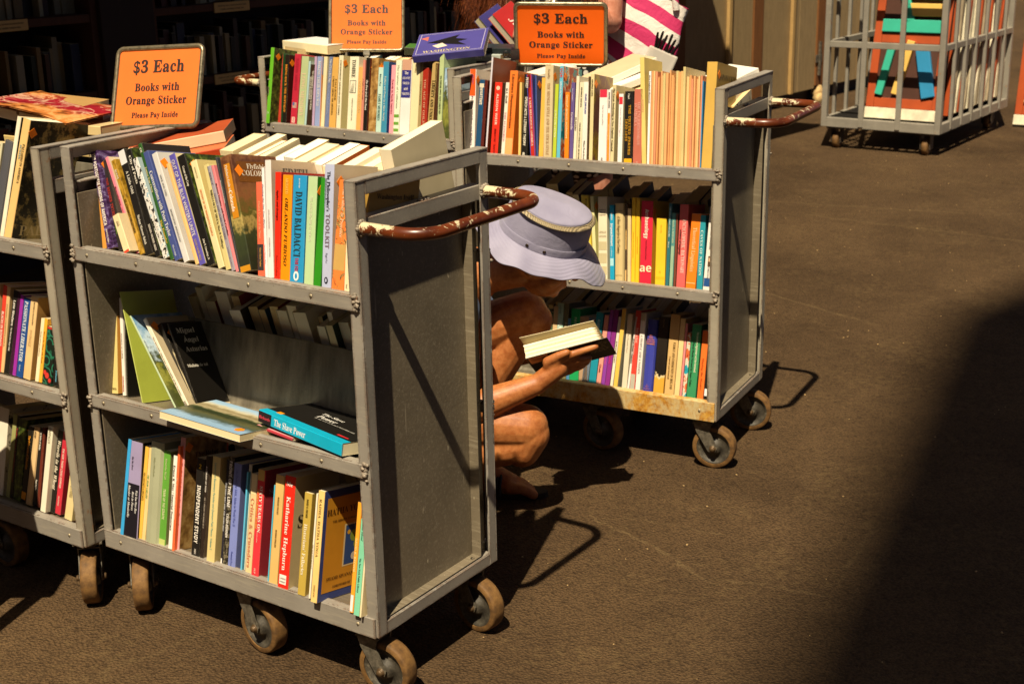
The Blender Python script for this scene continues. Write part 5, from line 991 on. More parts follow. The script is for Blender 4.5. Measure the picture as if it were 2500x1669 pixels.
def Rvec(r): return Matrix.Rotation(Vector(r).length,4,Vector(r).normalized())
sign(T_(-.8083,3.2901,1.0154+GZ)@Rvec((-.4075,.0149,-.349)),.24,.20,'orange "$3 Each" sign tilted back above the front and cut-off carts',M_ORANGE,.06)
sign(T_(-.4742,4.9196,1.0196+GZ)@Rvec((-.3763,.0196,.0272)),.26,.20,'orange "$3 Each" sign with its top cut off, on the rear cart',M_ORANGE,.05)
s3=sign(T_(.1641,4.2724,1.0261+GZ)@Rvec((.2348,.0028,-.1257)),.28,.20,'deep orange "$3 Each" sign with a binder clip on its left edge',M_ORANGE2,.10)
Mc=T_(.1641,4.2724,1.0261+GZ)@Rvec((.2348,.0028,-.1257))@T_(-.138,-.004,-.060)
m=MB(); m.prism([(-.012,-.016),(.012,-.003),(.012,.003),(-.012,.016)],'z',-.016,.016,M=RZ(0)); 
ck=[(-.012-.018*math.sin(k/12*math.pi*2)*0-.016+.009*math.cos(k/12*2*math.pi),0,.009*math.sin(k/12*2*math.pi)) for k in range(13)]
m.tube(ck,.0014,8,cap=False); o=m.build('binder_clip',simple('black_clip','241a1e',.35),M=Mc); tag(o,'black binder clip gripping the left edge of the deep orange sign','clip')
# ------------------------------------------------------------------ bodies: tapered limbs fused into one skin
def skin(parts,name,mt,parent=None,voxel=.004,smooth=6,M=None):
    bm=bmesh.new()
    def cap(p0,r0,p1,r1):
        p0=Vector(p0); p1=Vector(p1); ax=p1-p0; L_=ax.length
        if L_<1e-6: ax=Vector((0,0,1)); L_=1e-6
        q=ax.to_track_quat('Z','Y').to_matrix().to_4x4(); n=18; rings=[]
        for k in range(7): a=-math.pi/2+math.pi/2*k/6; rings.append((r0*math.cos(a),r0*math.sin(a)))
        for k in range(7): a=math.pi/2*k/6; rings.append((r1*math.cos(a),L_+r1*math.sin(a)))
        vs=[]
        for rr,zz in rings: vs.append([bm.verts.new(p0+(q@Vector((rr*math.cos(2*math.pi*j/n),rr*math.sin(2*math.pi*j/n),zz)))) for j in range(n)])
        for a,b_ in zip(vs,vs[1:]):
            for j in range(n): bm.faces.new((a[j],a[(j+1)%n],b_[(j+1)%n],b_[j]))
        bm.faces.new(vs[0][::-1]); bm.faces.new(vs[-1])
    def ell(c,r,rot=None):
        g=bmesh.ops.create_icosphere(bm,subdivisions=3,radius=1); Rm=rot or Matrix.Identity(3)
        for v in g['verts']: v.co=Vector(c)+Rm@Vector((v.co.x*r[0],v.co.y*r[1],v.co.z*r[2]))
    for p in parts:
        if len(p)==4 and not hasattr(p[1],'__len__'): cap(*p)
        else: ell(*p)
    me=bpy.data.meshes.new(name); bm.to_mesh(me); bm.free(); o=bpy.data.objects.new(name,me); COL.objects.link(o)
    md=o.modifiers.new('fuse','REMESH'); md.mode='VOXEL'; md.voxel_size=voxel; md.use_smooth_shade=True
    sm=o.modifiers.new('soften','SMOOTH'); sm.factor=.5; sm.iterations=smooth
    dg=bpy.context.evaluated_depsgraph_get(); dg.update(); nm_=bpy.data.meshes.new_from_object(o.evaluated_get(dg)); o.modifiers.clear(); o.data=nm_
    nm_.materials.clear(); nm_.materials.append(mt)
    for p in nm_.polygons: p.use_smooth=True
    if parent: o.parent=parent
    if M is not None: o.matrix_local=M
    return o
def f_skin(t,b):
    v=coords(t); n=noi(t,v,14,4); n2=noi(t,v,300,3)
    setc(t,b,mix(t,.35,ramp(t,n,[(.3,'9a5526'),(.7,'c47c42')]),ramp(t,noi(t,v,70,5,.7),[(.35,'78380f'),(.6,'c48450')]))); b.inputs['Roughness'].default_value=.5
    b.inputs['Subsurface Weight'].default_value=.12; b.inputs['Subsurface Radius'].default_value=(.012,.005,.003); b.inputs['Subsurface Scale'].default_value=.5
    bump(t,b,n2,.15,.0008)
M_SKIN=mat('tanned_skin',f_skin)
def chain(pts,rs): return [(pts[i],rs[i],pts[i+1],rs[i+1]) for i in range(len(pts)-1)]
# crouching reader; faces +x, right side towards the camera
FD=Vector((.94,-.06,-.34)).normalized(); UPH=Vector((.32,-.30,.90)).normalized(); FD=(FD-UPH*FD.dot(UPH)).normalized(); SD=UPH.cross(FD)   # head forward, up, left
HC=Vector((.072,3.50,.712))
def hp(f,l,u): return HC+FD*f+SD*l+UPH*u
Rh=Matrix((FD,SD,UPH)).transposed()
NK=Vector((-.10,3.545,.64)); CH=Vector((-.24,3.56,.55)); PV=Vector((-.40,3.57,.31))
shR=Vector((-.15,3.40,.585)); shL=Vector((-.17,3.72,.60)); elR=Vector((-.135,3.395,.315)); wrR=Vector((.062,3.405,.385)); elL=Vector((-.02,3.74,.36)); wrL=Vector((.16,3.60,.44))
hipR=Vector((-.39,3.47,.29)); hipL=Vector((-.39,3.67,.33)); knR=Vector((.030,3.425,.262)); knL=Vector((.038,3.60,.520)); anR=Vector((-.31,3.45,.135)); anL=Vector((-.125,3.615,.085))
P=[]
P+=chain([PV,CH,NK],[.14,.15,.075]); P+=[(shR,.062,CH,.11),(shL,.062,CH,.11),(NK,.055,hp(-.03,0,-.06),.055)]
P+=[(hp(0,0,.02),(.098,.076,.105),Rh),(hp(.035,0,-.06),(.062,.056,.060),Rh)]                       # skull, jaw
P+=[(hp(.072,0,-.098),.018,hp(.066,0,-.094),.02),(hp(.095,0,-.005),.010,hp(.112,0,-.035),.013),(hp(.088,0,-.066),.012,hp(.09,0,-.07),.012)]   # chin, nose, lips
for s in (-1,1): P+=[(hp(-.005,s*.078,-.01),(.018,.008,.030),Rh),(hp(.085,s*.032,.018),.014,hp(.08,s*.05,.012),.012),(hp(.06,s*.045,-.03),.026,hp(.05,s*.04,-.05),.024)]
P+=chain([shR,elR],[.052,.042])+chain([elR,elR.lerp(wrR,.35),wrR],[.043,.041,.027])
P+=chain([shL,elL],[.052,.042])+chain([elL,elL.lerp(wrL,.35),wrL],[.043,.040,.026])
P+=chain([hipR,hipR.lerp(knR,.5),knR],[.095,.078,.060])+[(knR+Vector((.012,-.004,-.02)),.052,knR+Vector((-.01,0,-.06)),.05)]+chain([knR+Vector((-.012,0,-.045)),knR.lerp(anR,.4)+Vector((0,0,-.015)),anR],[.052,.058,.036])
P+=chain([hipL,hipL.lerp(knL,.5),knL],[.098,.080,.058])+[(knL+Vector((.022,-.01,-.02)),.050,knL+Vector((.012,-.005,-.06)),.047)]+chain([knL+Vector((0,0,-.03)),knL.lerp(anL,.4)+Vector((-.03,0,0)),anL],[.050,.056,.036])
# feet with toes
def foot(an,fw,sidev,heelup=0):
    q=[]; fw=fw.normalized(); z=Vector((0,0,1)); hl=an-fw*.045; hl.z=.035+heelup; bl=an+fw*.115; bl.z=.032; q+=[(an,.036,hl,.030),(an,.036,bl,.030),(hl,.030,bl+sidev*.015,.024),(hl,.028,bl-sidev*.02,.024)]
    for k,(o_,l_,r_) in enumerate(((-.034,.066,.0135),(-.014,.062,.0098),(.004,.056,.0092),(.020,.048,.0088),(.034,.038,.0085))):
        b0=bl+sidev*o_*.9+fw*.005; t=b0+fw*l_; m_=b0.lerp(t,.55); m_.z=.031; t.z=.018; q+=[(b0,r_+.004,m_,r_),(m_,r_,t,r_*1.02)]
    return q
fwL=Vector((.97,-.22,0)); fwL.normalize(); P+=foot(anL,fwL,Vector((-fwL.y,fwL.x,0))*-1*-1)
P+=[(anR,.034,Vector((-.345,3.45,.075)),.030),(Vector((-.345,3.45,.075)),.032,Vector((-.27,3.45,.03)),.028),(Vector((-.27,3.45,.03)),.024,Vector((-.22,3.45,.018)),.013)]
# held book frame: length, thickness (up and away), width (down and away)
EL=Vector((.955,-.10,.275)).normalized(); ET=Vector((-.20,.64,.74)); ET=(ET-EL*ET.dot(EL)).normalized(); EW=ET.cross(EL); EW=-EW if EW.z>0 else EW
BO=Vector((.034,3.395,.458))       # near lower corner of the white page edge
def bp(l,t,w_): return BO+EL*l+ET*t+EW*w_
# right hand under the book: palm, four fingers, thumb
pal=wrR.lerp(bp(.09,-.02,.045),.72)
kn=[bp(.075+.006*i,-.016-.004*i,.022+.019*i) for i in range(4)]
P+=[(wrR,.026,pal,.027)]+[(pal.lerp(wrR,.25),.021,k_,.0135) for k_ in kn]
idx=[kn[0],bp(.125,-.011,.022),bp(.155,-.010,.020),bp(.178,-.009,.020)]; P+=chain(idx,[.0125,.0108,.0098,.0085])
mid_=[kn[1],bp(.128,-.020,.046),bp(.148,-.016,.064),bp(.146,-.011,.082)]; P+=chain(mid_,[.0125,.0112,.0102,.0090])
rng=[kn[2],bp(.122,-.025,.066),bp(.138,-.018,.084),bp(.134,-.011,.098)]; P+=chain(rng,[.0122,.0106,.0096,.0085])
pnk=[kn[3],bp(.115,-.026,.085),bp(.126,-.018,.100),bp(.121,-.011,.111)]; P+=chain(pnk,[.0112,.0094,.0085,.0075])
thb=[pal.lerp(wrR,.35),bp(.050,-.016,.020),bp(.082,-.012,.010),bp(.105,-.010,.006)]; P+=chain(thb,[.0165,.0135,.0115,.0095])
# left hand on the far edge of the book
lk=[bp(.09+.018*i,.052,.09-.004*i) for i in range(4)]; P+=[(wrL,.026,bp(.10,.05,.135),.026)]+[(bp(.10,.05,.13),.02,k_,.0125) for k_ in lk]
for i,k_ in enumerate(lk): P+=chain([k_,bp(.095+.018*i,.058,.062),bp(.097+.018*i,.056,.040)],[.0115,.0100,.0085])
P+=chain([bp(.08,.04,.13),bp(.10,-.004,.115),bp(.115,-.012,.095)],[.016,.012,.0095])
man=skin(P,'person',M_SKIN,voxel=.0034,smooth=5)
tag(man,'person crouching in a lavender bucket hat and sandals, reading a paperback between the carts','person')
M_SHIRT=simple('faded_blue_cotton','5a6a86',.9,var=.12,scale=60); M_SHORT=simple('khaki_cotton','6a5a3c',.9,var=.12,scale=60)
S=chain([PV+Vector((0,0,.03)),CH,NK+Vector((-.03,.01,-.02))],[.150,.162,.085])+[(shR,.074,CH,.12),(shL,.074,CH,.12)]+chain([shR,shR.lerp(elR,.55)],[.066,.060])+chain([shL,shL.lerp(elL,.55)],[.066,.060])
skin(S,'shirt',M_SHIRT,man,.006,4)
S=[(PV,.155,PV+Vector((.02,0,.04)),.15)]+chain([hipR,hipR.lerp(knR,.40)],[.108,.094])+chain([hipL,hipL.lerp(knL,.40)],[.110,.096]); skin(S,'shorts',M_SHORT,man,.006,4)
# sunglasses
m=MB()
for s in (-1,1):
    c_=hp(.112,s*.034,.004); lens=[c_+SD*(.027*math.cos(k*.3927))+UPH*(.021*math.sin(k*.3927)-.003*math.cos(2*k*.3927))-FD*.012*abs(math.cos(k*.3927))*(1 if s*math.cos(k*.3927)>0 else .1) for k in range(16)]
    m.add([p for p in lens]+[p+FD*.003 for p in lens],[tuple(range(16))[::-1],tuple(range(16,32))]+[(k,(k+1)%16,16+(k+1)%16,16+k) for k in range(16)],0)
    m.tube([hp(.102,s*.062,.012),hp(.05,s*.080,.012),hp(-.01,s*.086,.008),hp(-.03,s*.084,-.012)],.0022,8,1)
m.tube([hp(.113,-.008,.010),hp(.117,0,.013),hp(.113,.008,.010)],.0018,8,1)
def f_lens(t,b): setc(t,b,hexc('15110d')); b.inputs['Roughness'].default_value=.06; b.inputs['Specular IOR Level'].default_value=.8
m.build('sunglasses',[mat('dark_lens',f_lens),simple('glasses_frame','1c1712',.3)],man)
# beard and hair fringe
hr=MB(); r_=random.Random(5)
for k in range(260):
    a=r_.uniform(-1,1); p=hp(.075-.03*abs(a),.055*a,-.105+r_.uniform(-.006,.03)*abs(a)); d_=(FD*r_.uniform(.1,.6)-UPH*1.0+SD*r_.uniform(-.3,.3))*r_.uniform(.01,.03); sd_=SD*.0006
    hr.add([p-sd_,p+sd_,p+d_],[(0,1,2)])
hr.build('beard',simple('grey_hair','a88c68',.7),man)
# bucket hat
def f_hat(t,b):
    v=coords(t); n=noi(t,v,700,2); n2=noi(t,v,10,3); setc(t,b,ramp(t,n2,[(.3,'86829a'),(.7,'9c98ae')])); b.inputs['Roughness'].default_value=.7; b.inputs['Sheen Weight'].default_value=.25
    bump(t,b,math_(t,'ADD',math_(t,'MULTIPLY',n,.4),math_(t,'MULTIPLY',noi(t,v,28,4,.6,1),1.6)),.35,.004)
M_HAT=mat('lavender_cotton',f_hat)
def f_brim(t,b):
    f_hat(t,b); w_=N(t,'ShaderNodeTexWave',wave_type='RINGS',rings_direction='Z'); w_.inputs['Scale'].default_value=38; w_.inputs['Distortion'].default_value=.15; L(t,coords(t),w_.inputs['Vector'])
    bump(t,b,w_.outputs['Fac'],.4,.0014)
M_BRIM=mat('stitched_brim',f_brim)
def f_mesh(t,b):
    w1=N(t,'ShaderNodeTexChecker'); w1.inputs['Scale'].default_value=420; L(t,coords(t),w1.inputs['Vector'])
    setc(t,b,mix(t,w1.outputs['Fac'],hexc('c8b48a'),hexc('2a2018'))); b.inputs['Roughness'].default_value=.7
M_MESH=mat('woven_vent',f_mesh)
HO=hp(-.004,0,.045)                       # where the hat band circles the head
MH=frame(HO,FD,SD,UPH)
hat=bpy.data.objects.new('hat',None); COL.objects.link(hat); hat.parent=man; hat.matrix_local=MH
hat['label']='lavender bucket hat with a stitched brim and woven vent band'
def ring(a,rx,ry,z): return (rx*math.cos(a),ry*math.sin(a),z)
def loft(rings,n,name,mt,capit=False,thick=0):
    m=MB(); vs=[]
    for fn in rings: vs+=[fn(2*math.pi*k/n) for k in range(n)]
    fs=[(i*n+k,i*n+(k+1)%n,(i+1)*n+(k+1)%n,(i+1)*n+k) for i in range(len(rings)-1) for k in range(n)]
    if capit: c0=len(vs); vs.append((0,0,capit)); fs+=[((len(rings)-1)*n+k,(len(rings)-1)*n+(k+1)%n,c0) for k in range(n)]
    m.add(vs,fs,0,smooth=True); o=m.build(name,mt,hat)
    md=o.modifiers.new('s','SUBSURF'); md.levels=1; md.render_levels=2
    if thick: so_=o.modifiers.new('t','SOLIDIFY'); so_.thickness=thick
    return o
wob=lambda a,s,k: s*math.sin(k*a+1.3)+s*.6*math.sin((k+2)*a)
loft([(lambda a,z=z,r=r: ring(a,(r+.010+wob(a,.0028,5))*1.04,r*.93+wob(a,.0024,4),z+.004*math.cos(2*a))) for z,r in ((-.002,.100),(.020,.099),(.026,.0975),(.045,.096),(.070,.0925),(.084,.0895),(.088,.0880))],48,'crown',M_HAT,thick=.002)
loft([(lambda a,z=z,r=r: ring(a,(r+.010)*1.04,r*.93,z+.004*math.cos(2*a))) for z,r in ((.0885,.0872),(.0935,.0868),(.0965,.0835),(.0995,.070),(.1040,.04))],48,'crown_top',M_HAT,capit=.1065)
loft([(lambda a,z=z,r=r: ring(a,(r+.010)*1.04,r*.93,z+.004*math.cos(2*a)-.020*max(0,math.cos(a+1.5))**2*(1 if q==0 else 0))) for q,z,r in ((0,.0825,.0985),(1,.0888,.0915))],64,'vent_band',M_MESH,thick=.0015)
m=MB(); m.tube([ring(2*math.pi*k/64,.0985*1.04,.0885*.93,.0888+.004*math.cos(4*math.pi*k/64)) for k in range(65)],.0016,8,cap=False); m.build('piping',M_MESH,hat)
loft([(lambda a,z=z,r=r: ring(a,(r+.011)*1.04,r*.935,z)) for z,r in ((.000,.1012),(.003,.1022),(.020,.1008),(.0225,.0995))],48,'hat_band',M_HAT,thick=.0015)
def brim(t):
    def f(a):
        r=.100+.057*t; dr=-.032*t**1.25*(1+.30*math.cos(2*a)) - .010*t*math.sin(3*a+.6) + (-.022*t**2.2)*max(0,math.cos(a+.18))**6 +.012*t*max(0,math.cos(a-2.6))
        return ((r+.010+ .016*t*max(0,math.cos(a))**3)*1.04*math.cos(a),(r*.94+.004*t*math.sin(2*a))*math.sin(a),dr+.004*math.sin(7*a+1)*t**2+.003*math.sin(13*a)*t)
    return f
loft([brim(t/10) for t in range(11)],72,'brim',M_BRIM,thick=.0025)
m=MB()
for a in (-1.85,-1.45): 
    c_=Vector(ring(a,.1115*1.04,.1015*.935,.011)); m.lathe([(.0042,0),(.0046,.001),(.0030,.0018),(.0016,.0014),(0,.001)],14,M=T_(*c_)@RZ(a-R(90)))
m.build('eyelet',simple('bronze_eyelet','4a3c2c',.35,.8),hat)
# sandal on the forward foot
m=MB(); sv=Vector((-fwL.y,fwL.x,0)); o0=anL.copy(); o0.z=0
ol=[]; 
for k in range(24):
    a=2*math.pi*k/24; fx=.065+.155*math.cos(a); ol.append(o0+fwL*fx+sv*((.044 if math.cos(a)>-.2 else .036)*math.sin(a)+.004*math.cos(a)))
m.add([p+Vector((0,0,.001)) for p in ol]+[p+Vector((0,0,.016)) for p in ol],[tuple(range(24))[::-1],tuple(range(24,48))]+[(k,(k+1)%24,24+(k+1)%24,24+k) for k in range(24)],0)
for fx,zt in ((.085,.062),(.02,.085)):
    pts=[o0+fwL*(fx)+sv*(.046*math.cos(a))+Vector((0,0,.014+zt*math.sin(a)*.86)) for a in [math.pi*k/12 for k in range(13)]]
    for off_ in (-.009,0,.009): m.tube([p+fwL*off_ for p in pts],.0055,8,1)
m.bbox((-.012,-.012,0),(.012,.012,.006),.001,2,M=frame(o0+fwL*.07-sv*.030+Vector((0,0,.055)),fwL,sv,Vector((0,0,1))))
m.build('sandal',[simple('sandal_sole','2a2018',.8),simple('sandal_strap','1a1612',.6),simple('sandal_buckle','8a7a58',.4,.6)],man)
# the paperback in hand
m=MB(); mats=[M_PAGES,M_COVER]
def quadbox(l0,l1,t0,t1,w0,w1,mi,c,sk=0):
    v=[bp(l0,t0,w0),bp(l1,t0,w0),bp(l1+sk,t0,w1),bp(l0,t0,w1),bp(l0,t1,w0),bp(l1-.012,t1,w0),bp(l1-.012+sk,t1,w1),bp(l0,t1,w1)]
    m.add(v,[(0,3,2,1),(4,5,6,7),(0,1,5,4),(1,2,6,5),(2,3,7,6),(3,0,4,7)],mi,c)
for q_ in range(7): quadbox(.0+.0006*(q_%3),.200-.0012*q_+.0008*(q_%2),.0008+.0052*q_,.0008+.0052*(q_+1)-.0004,.001+.0007*(q_%2),.125,0,hexc(('efe4c8','e4d6b4','f2e9d2','dccca6')[q_%4]))
cv=MB()
def cvq(l0,l1,t0,t1,w0,w1,c,lift=0,sk=0):
    v=[bp(l0,t0,w0),bp(l1,t0,w0),bp(l1,t0,w1),bp(l0,t0,w1),bp(l0,t1+lift,w0-lift*.6),bp(l1-sk,t1+lift*.4,w0-lift*.2),bp(l1-sk,t1,w1),bp(l0,t1,w1)]
    cv.add(v,[(0,3,2,1),(4,5,6,7),(0,1,5,4),(1,2,6,5),(2,3,7,6),(3,0,4,7)],0,c)
cvq(-.001,.214,-.0008,.0,0,.128,hexc('1c1814'))                   # dark back cover, underneath
v0=[bp(-.004,.054,-.012),bp(.190,.050,-.006),bp(.194,.039,.126),bp(.0,.038,.127)]; v1=[p+ET*.0009 for p in v0]
cv.add(v0+v1,[(0,3,2,1),(4,5,6,7),(0,1,5,4),(1,2,6,5),(2,3,7,6),(3,0,4,7)],0,hexc('e0cfa0'))       # front cover lifting off the pages
hb_=cv.build('book',[M_COVER],colors=True); tag(hb_,'open paperback with a black back cover held in the crouching reader\'s hand','book')
m.build('page_block',[M_PAGES],hb_,colors=True)
m=MB(); r_=random.Random(9)
for k in range(9):
    w0=.016+.0075*k; l=.085 if k<3 else .05
    while l<.2: q=r_.uniform(.004,.014); a=[bp(l,-.0012,w0),bp(l+q,-.0012,w0),bp(l+q,-.0012,w0+.0022),bp(l,-.0012,w0+.0022)]; m.add(a,[(0,3,2,1)],0,hexc('b8a888')); l+=q+.003
a=[bp(.004,-.0012,.005),bp(.055,-.0012,.005),bp(.055,-.0012,.045),bp(.004,-.0012,.045)]; m.add(a,[(0,3,2,1)],0,hexc('b08a62'))
for k in range(12): a=[bp(.01+.003*k,-.0016,.012),bp(.0112+.003*k,-.0016,.012),bp(.0112+.003*k,-.0016,.03),bp(.01+.003*k,-.0016,.03)]; m.add(a,[(0,3,2,1)],0,hexc('6a4a30'))
m.build('back_cover_print',M_COVER,hb_,colors=True)
# ------------------------------------------------------------------ browsing woman behind the rusty-lipped cart
def f_dots(t,b):
    vo=N(t,'ShaderNodeTexVoronoi'); vo.inputs['Scale'].default_value=38; vo.inputs['Randomness'].default_value=.55; L(t,coords(t),vo.inputs['Vector'])
    setc(t,b,ramp(t,vo.outputs['Distance'],[(.36,'e4dccb'),(.42,'14100d')])); b.inputs['Roughness'].default_value=.8
M_DOTS=mat('polka_dot_cloth',f_dots)
WX,WY=.20,5.12
V=Vector
P=[]
P+=chain([V((WX,WY,.95)),V((WX,WY,1.15)),V((WX,WY,1.33)),V((WX,WY-.02,1.46))],[.15,.13,.13,.055])
P+=[(V((WX-.18,WY,1.36)),.052,V((WX,WY,1.32)),.09),(V((WX+.18,WY,1.36)),.052,V((WX,WY,1.32)),.09)]
P+=[(V((WX-.01,WY-.05,1.60)),(.076,.092,.105)),(V((WX-.01,WY-.09,1.53)),(.052,.055,.055)),(V((WX-.01,WY-.145,1.585)),.012,V((WX-.01,WY-.15,1.57)),.014)]
P+=chain([V((WX+.18,WY,1.36)),V((WX+.165,WY-.06,1.165))],[.052,.044])+chain([V((WX+.165,WY-.06,1.155)),V((WX+.08,WY-.14,1.16)),V((WX-.04,WY-.25,1.17))],[.046,.040,.028])
P+=chain([V((WX-.18,WY,1.36)),V((WX-.24,WY-.02,1.10))],[.052,.044])+chain([V((WX-.24,WY-.02,1.10)),V((WX-.20,WY-.15,1.10)),V((WX-.14,WY-.25,1.13))],[.044,.038,.027])
for sx in (-.14,-.04):     # hands under the books
    b0=V((WX+sx,WY-.26,1.135)); P+=[(b0+V((0,.02,.01)),.027,b0+V((.02,-.03,-.005)),.026)]
    for i in range(4): k_=b0+V((-.03+.02*i,-.05,-.012)); P+=chain([k_,k_+V((.002,-.022,.010)),k_+V((.004,-.020,.030))],[.0115,.0100,.0085])
    P+=chain([b0+V((.03,.0,.01)),b0+V((.045,-.02,.03)),b0+V((.040,-.035,.045))],[.014,.011,.009])
for s in (-1,1): P+=chain([V((WX+.08*s+.02,WY,.95)),V((WX+.09*s+.03,WY-.01,.52)),V((WX+.09*s+.03,WY+.02,.36)),V((WX+.09*s+.03,WY+.03,.09))],[.10,.060,.058,.036])+[(V((WX+.09*s+.03,WY+.04,.06)),.035,V((WX+.09*s+.03,WY-.12,.03)),.026)]
wom=skin(P,'person',mat('pink_skin',lambda t,b:(setc(t,b,ramp(t,noi(t,coords(t),30,5,.6),[(.3,'b06a4e'),(.7,'d6977c')])),b.inputs['Roughness'].__setattr__('default_value',.5))),voxel=.0045,smooth=4)
tag(wom,'standing person in a black and white dotted dress, auburn hair, sorting books behind the carts','person')
D2=chain([V((WX,WY,.95)),V((WX,WY,1.15)),V((WX,WY,1.34))],[.165,.142,.142])+[(V((WX-.18,WY,1.36)),.064,V((WX,WY,1.32)),.10),(V((WX+.18,WY,1.36)),.064,V((WX,WY,1.32)),.10)]+[(V((WX+dx,WY,.95)),.14,V((WX+dx*1.5,WY,.70)),.13) for dx in (-.07,0.0,.05)]
skin(D2,'dress',M_DOTS,wom,.007,4)
def f_hair(t,b): setc(t,b,ramp(t,noi(t,coords(t,scale=(60,60,3)),4,4),[(.3,'2a1006'),(.55,'6a3010'),(.75,'a8602a')])); b.inputs['Roughness'].default_value=.45
hm=MB(); r_=random.Random(12)
for lk in range(44):
    side=-1 if lk%4 else 1; p0=V((WX-.01+side*r_.uniform(.02,.085),WY-.03+r_.uniform(-.06,.05),1.66+r_.uniform(-.05,.03))); ln=r_.uniform(.44,.62)
    e_=V((WX-r_.uniform(.20,.37) if side<0 else WX+r_.uniform(.05,.12),WY-.09+r_.uniform(-.10,.08),1.66-ln)); am=r_.uniform(.010,.024); ph=r_.uniform(0,6); fq=r_.uniform(9,15)
    for st in range(13):
        o1=V((r_.gauss(0,.011),r_.gauss(0,.011),0)); o2=V((r_.gauss(0,.022),r_.gauss(0,.02),r_.uniform(-.03,.03))); a2=am*r_.uniform(.6,1.4); wd=r_.uniform(.0006,.0016); vs=[]; n_=13
        for i in range(n_):
            t_=i/(n_-1); p=p0.lerp(e_,t_)+o1.lerp(o2,t_)+V((side*.07*math.sin(math.pi*min(1,t_*1.3)),0,.05*math.sin(math.pi*t_)))+V((a2*t_*math.sin(fq*t_+ph),a2*t_*math.cos(fq*t_+ph),0)); q=wd*(1-.7*t_); vs+=[p-V((q,0,0)),p+V((q,q*.6,0))]
        hm.add(vs,[(2*i,2*i+1,2*i+3,2*i+2) for i in range(n_-1)],0,smooth=True)
hm.ball((WX-.01,WY-.035,1.63),.1,sc=(.92,1.0,1.0),sub=3); hm.build('hair',mat('auburn_hair',f_hair),wom)
m=MB(); m.ball((WX-.035,WY-.165,1.20),.030,jit=.35,sc=(.9,.5,1.2),sub=3); m.tube([(WX-.035,WY-.155,1.23),(WX-.05,WY-.12,1.36),(WX-.04,WY-.05,1.45)],.002,6); m.build('pendant',simple('glittering_pendant','d8c0a0',.25,.8,var=.6,scale=160),wom)
Mb=frame((.078,4.80,1.105),V((.68,-.12,.66)).normalized(),V((-.35,.9,.25)).normalized(),V((.0,0,1)))
def held(o0,ax,up,th,h,d,hx,cc,lb,ct=None):
    ax=V(ax).normalized(); up=V(up); up=(up-ax*up.dot(ax)).normalized(); zz=ax.cross(up)
    oo=dict(c=cc); 
    if ct: oo['ct']=ct
    e=book(frame(o0,ax,up,zz),th,h,d,hx,[],oo,rnd=rb); tag(e,lb,'book'); return e
held((-.10,4.84,1.215),(.55,-.35,.72),(-.55,.45,.66),.026,.20,.14,'3a347a','d8cdb4','blue edged book held behind the red one by the standing person') if False else None
def tilt_book(c,axl,axw,l,w_,th,pc,cc,lb,txt):
    """axl: long edge, axw: short edge; cover on top along axl x axw"""
    axl=V(axl).normalized(); axw=V(axw); axw=(axw-axl*axw.dot(axl)).normalized(); n=axl.cross(axw)
    if n.z<0: n=-n
    e=MB()
    def bx(mb,t0,t1,ins,col,mi=0):
        v=[V(c)+axl*(s*(l/2-ins))+axw*(q*(w_/2-ins))+n*t for t in (t0,t1) for s,q in ((-1,-1),(1,-1),(1,1),(-1,1))]
        mb.add(v,[(0,3,2,1),(4,5,6,7),(0,1,5,4),(1,2,6,5),(2,3,7,6),(3,0,4,7)],mi,col)
    bx(e,th,th+.001,0,hexc(cc)); bx(e,-.001,0,0,hexc(cc)); 
    if txt: letter(e,txt,'I',frame(V(c)+n*(th+.0016),-axl if axl.x<0 else axl,axw if (axl.cross(axw)).z>0 else -axw,n),0,hexc('e8d0c0'),width=l*.55)
    o=e.build('book',[M_COVER],colors=True); pg=MB(); bx(pg,.0003,th-.0003,.002,hexc(pc)); pg.build('page_block',M_PAGES,o,colors=True); tag(o,lb,'book'); return o
tilt_book((.035,4.86,1.135),(.52,-.10,-.62),(.45,.75,.25),.19,.13,.024,'ece0c4','b02a2a','red paperback held open-side down by the standing person','James')
tilt_book((-.012,4.885,1.125),(.52,-.10,-.62),(.45,.75,.25),.19,.13,.024,'e6d8b4','3c3878','blue-violet paperback held beneath the red one by the standing person','')
# striped tote bag with a clear pocket of pens
def f_tote(t,b):
    sp=N(t,'ShaderNodeSeparateXYZ'); L(t,coords(t,rot=(0,1.45,0)),sp.inputs[0]); w_=math_(t,'FRACT',math_(t,'ADD',math_(t,'MULTIPLY',sp.outputs['X'],11.0),math_(t,'MULTIPLY',noi(t,coords(t),5,2),.5)))
    setc(t,b,ramp(t,w_,[(0,'c82c64'),(.5,'c82c64'),(.52,'e8dfd4'),(1,'e8dfd4')],'CONSTANT')); b.inputs['Roughness'].default_value=.75; bump(t,b,noi(t,coords(t),22,4,.6,1),.5,.01)
M_TOTE=mat('pink_striped_canvas',f_tote)
BX=V((.455,5.13,1.01)); tb=bpy.data.objects.new('tote_bag',None); COL.objects.link(tb); tb.matrix_world=T_(*BX)@RY(R(24))@RZ(R(-8)); tag(tb,'pink and white striped tote bag with a clear pocket hanging from the standing person','bag')
bm=bmesh.new(); g=bmesh.ops.create_grid(bm,x_segments=1,y_segments=1,size=.1); bm.clear()
m=MB(); nz,nn=14,28; vs=[]
for i in range(nz+1):
    z=-.26+.5*i/nz; f_=(1-.30*(i/nz)**2); 
    for k in range(nn):
        a=2*math.pi*k/nn; ca,sa=math.cos(a),math.sin(a); px=.155*f_*abs(ca)**.6*(1 if ca>0 else -1); py=.05*abs(sa)**.6*(1 if sa>0 else -1)*(1-.4*(i/nz)); vs.append((px+.006*math.sin(9*z*3+a*2),py+.008*math.sin(z*26+a*3),z))
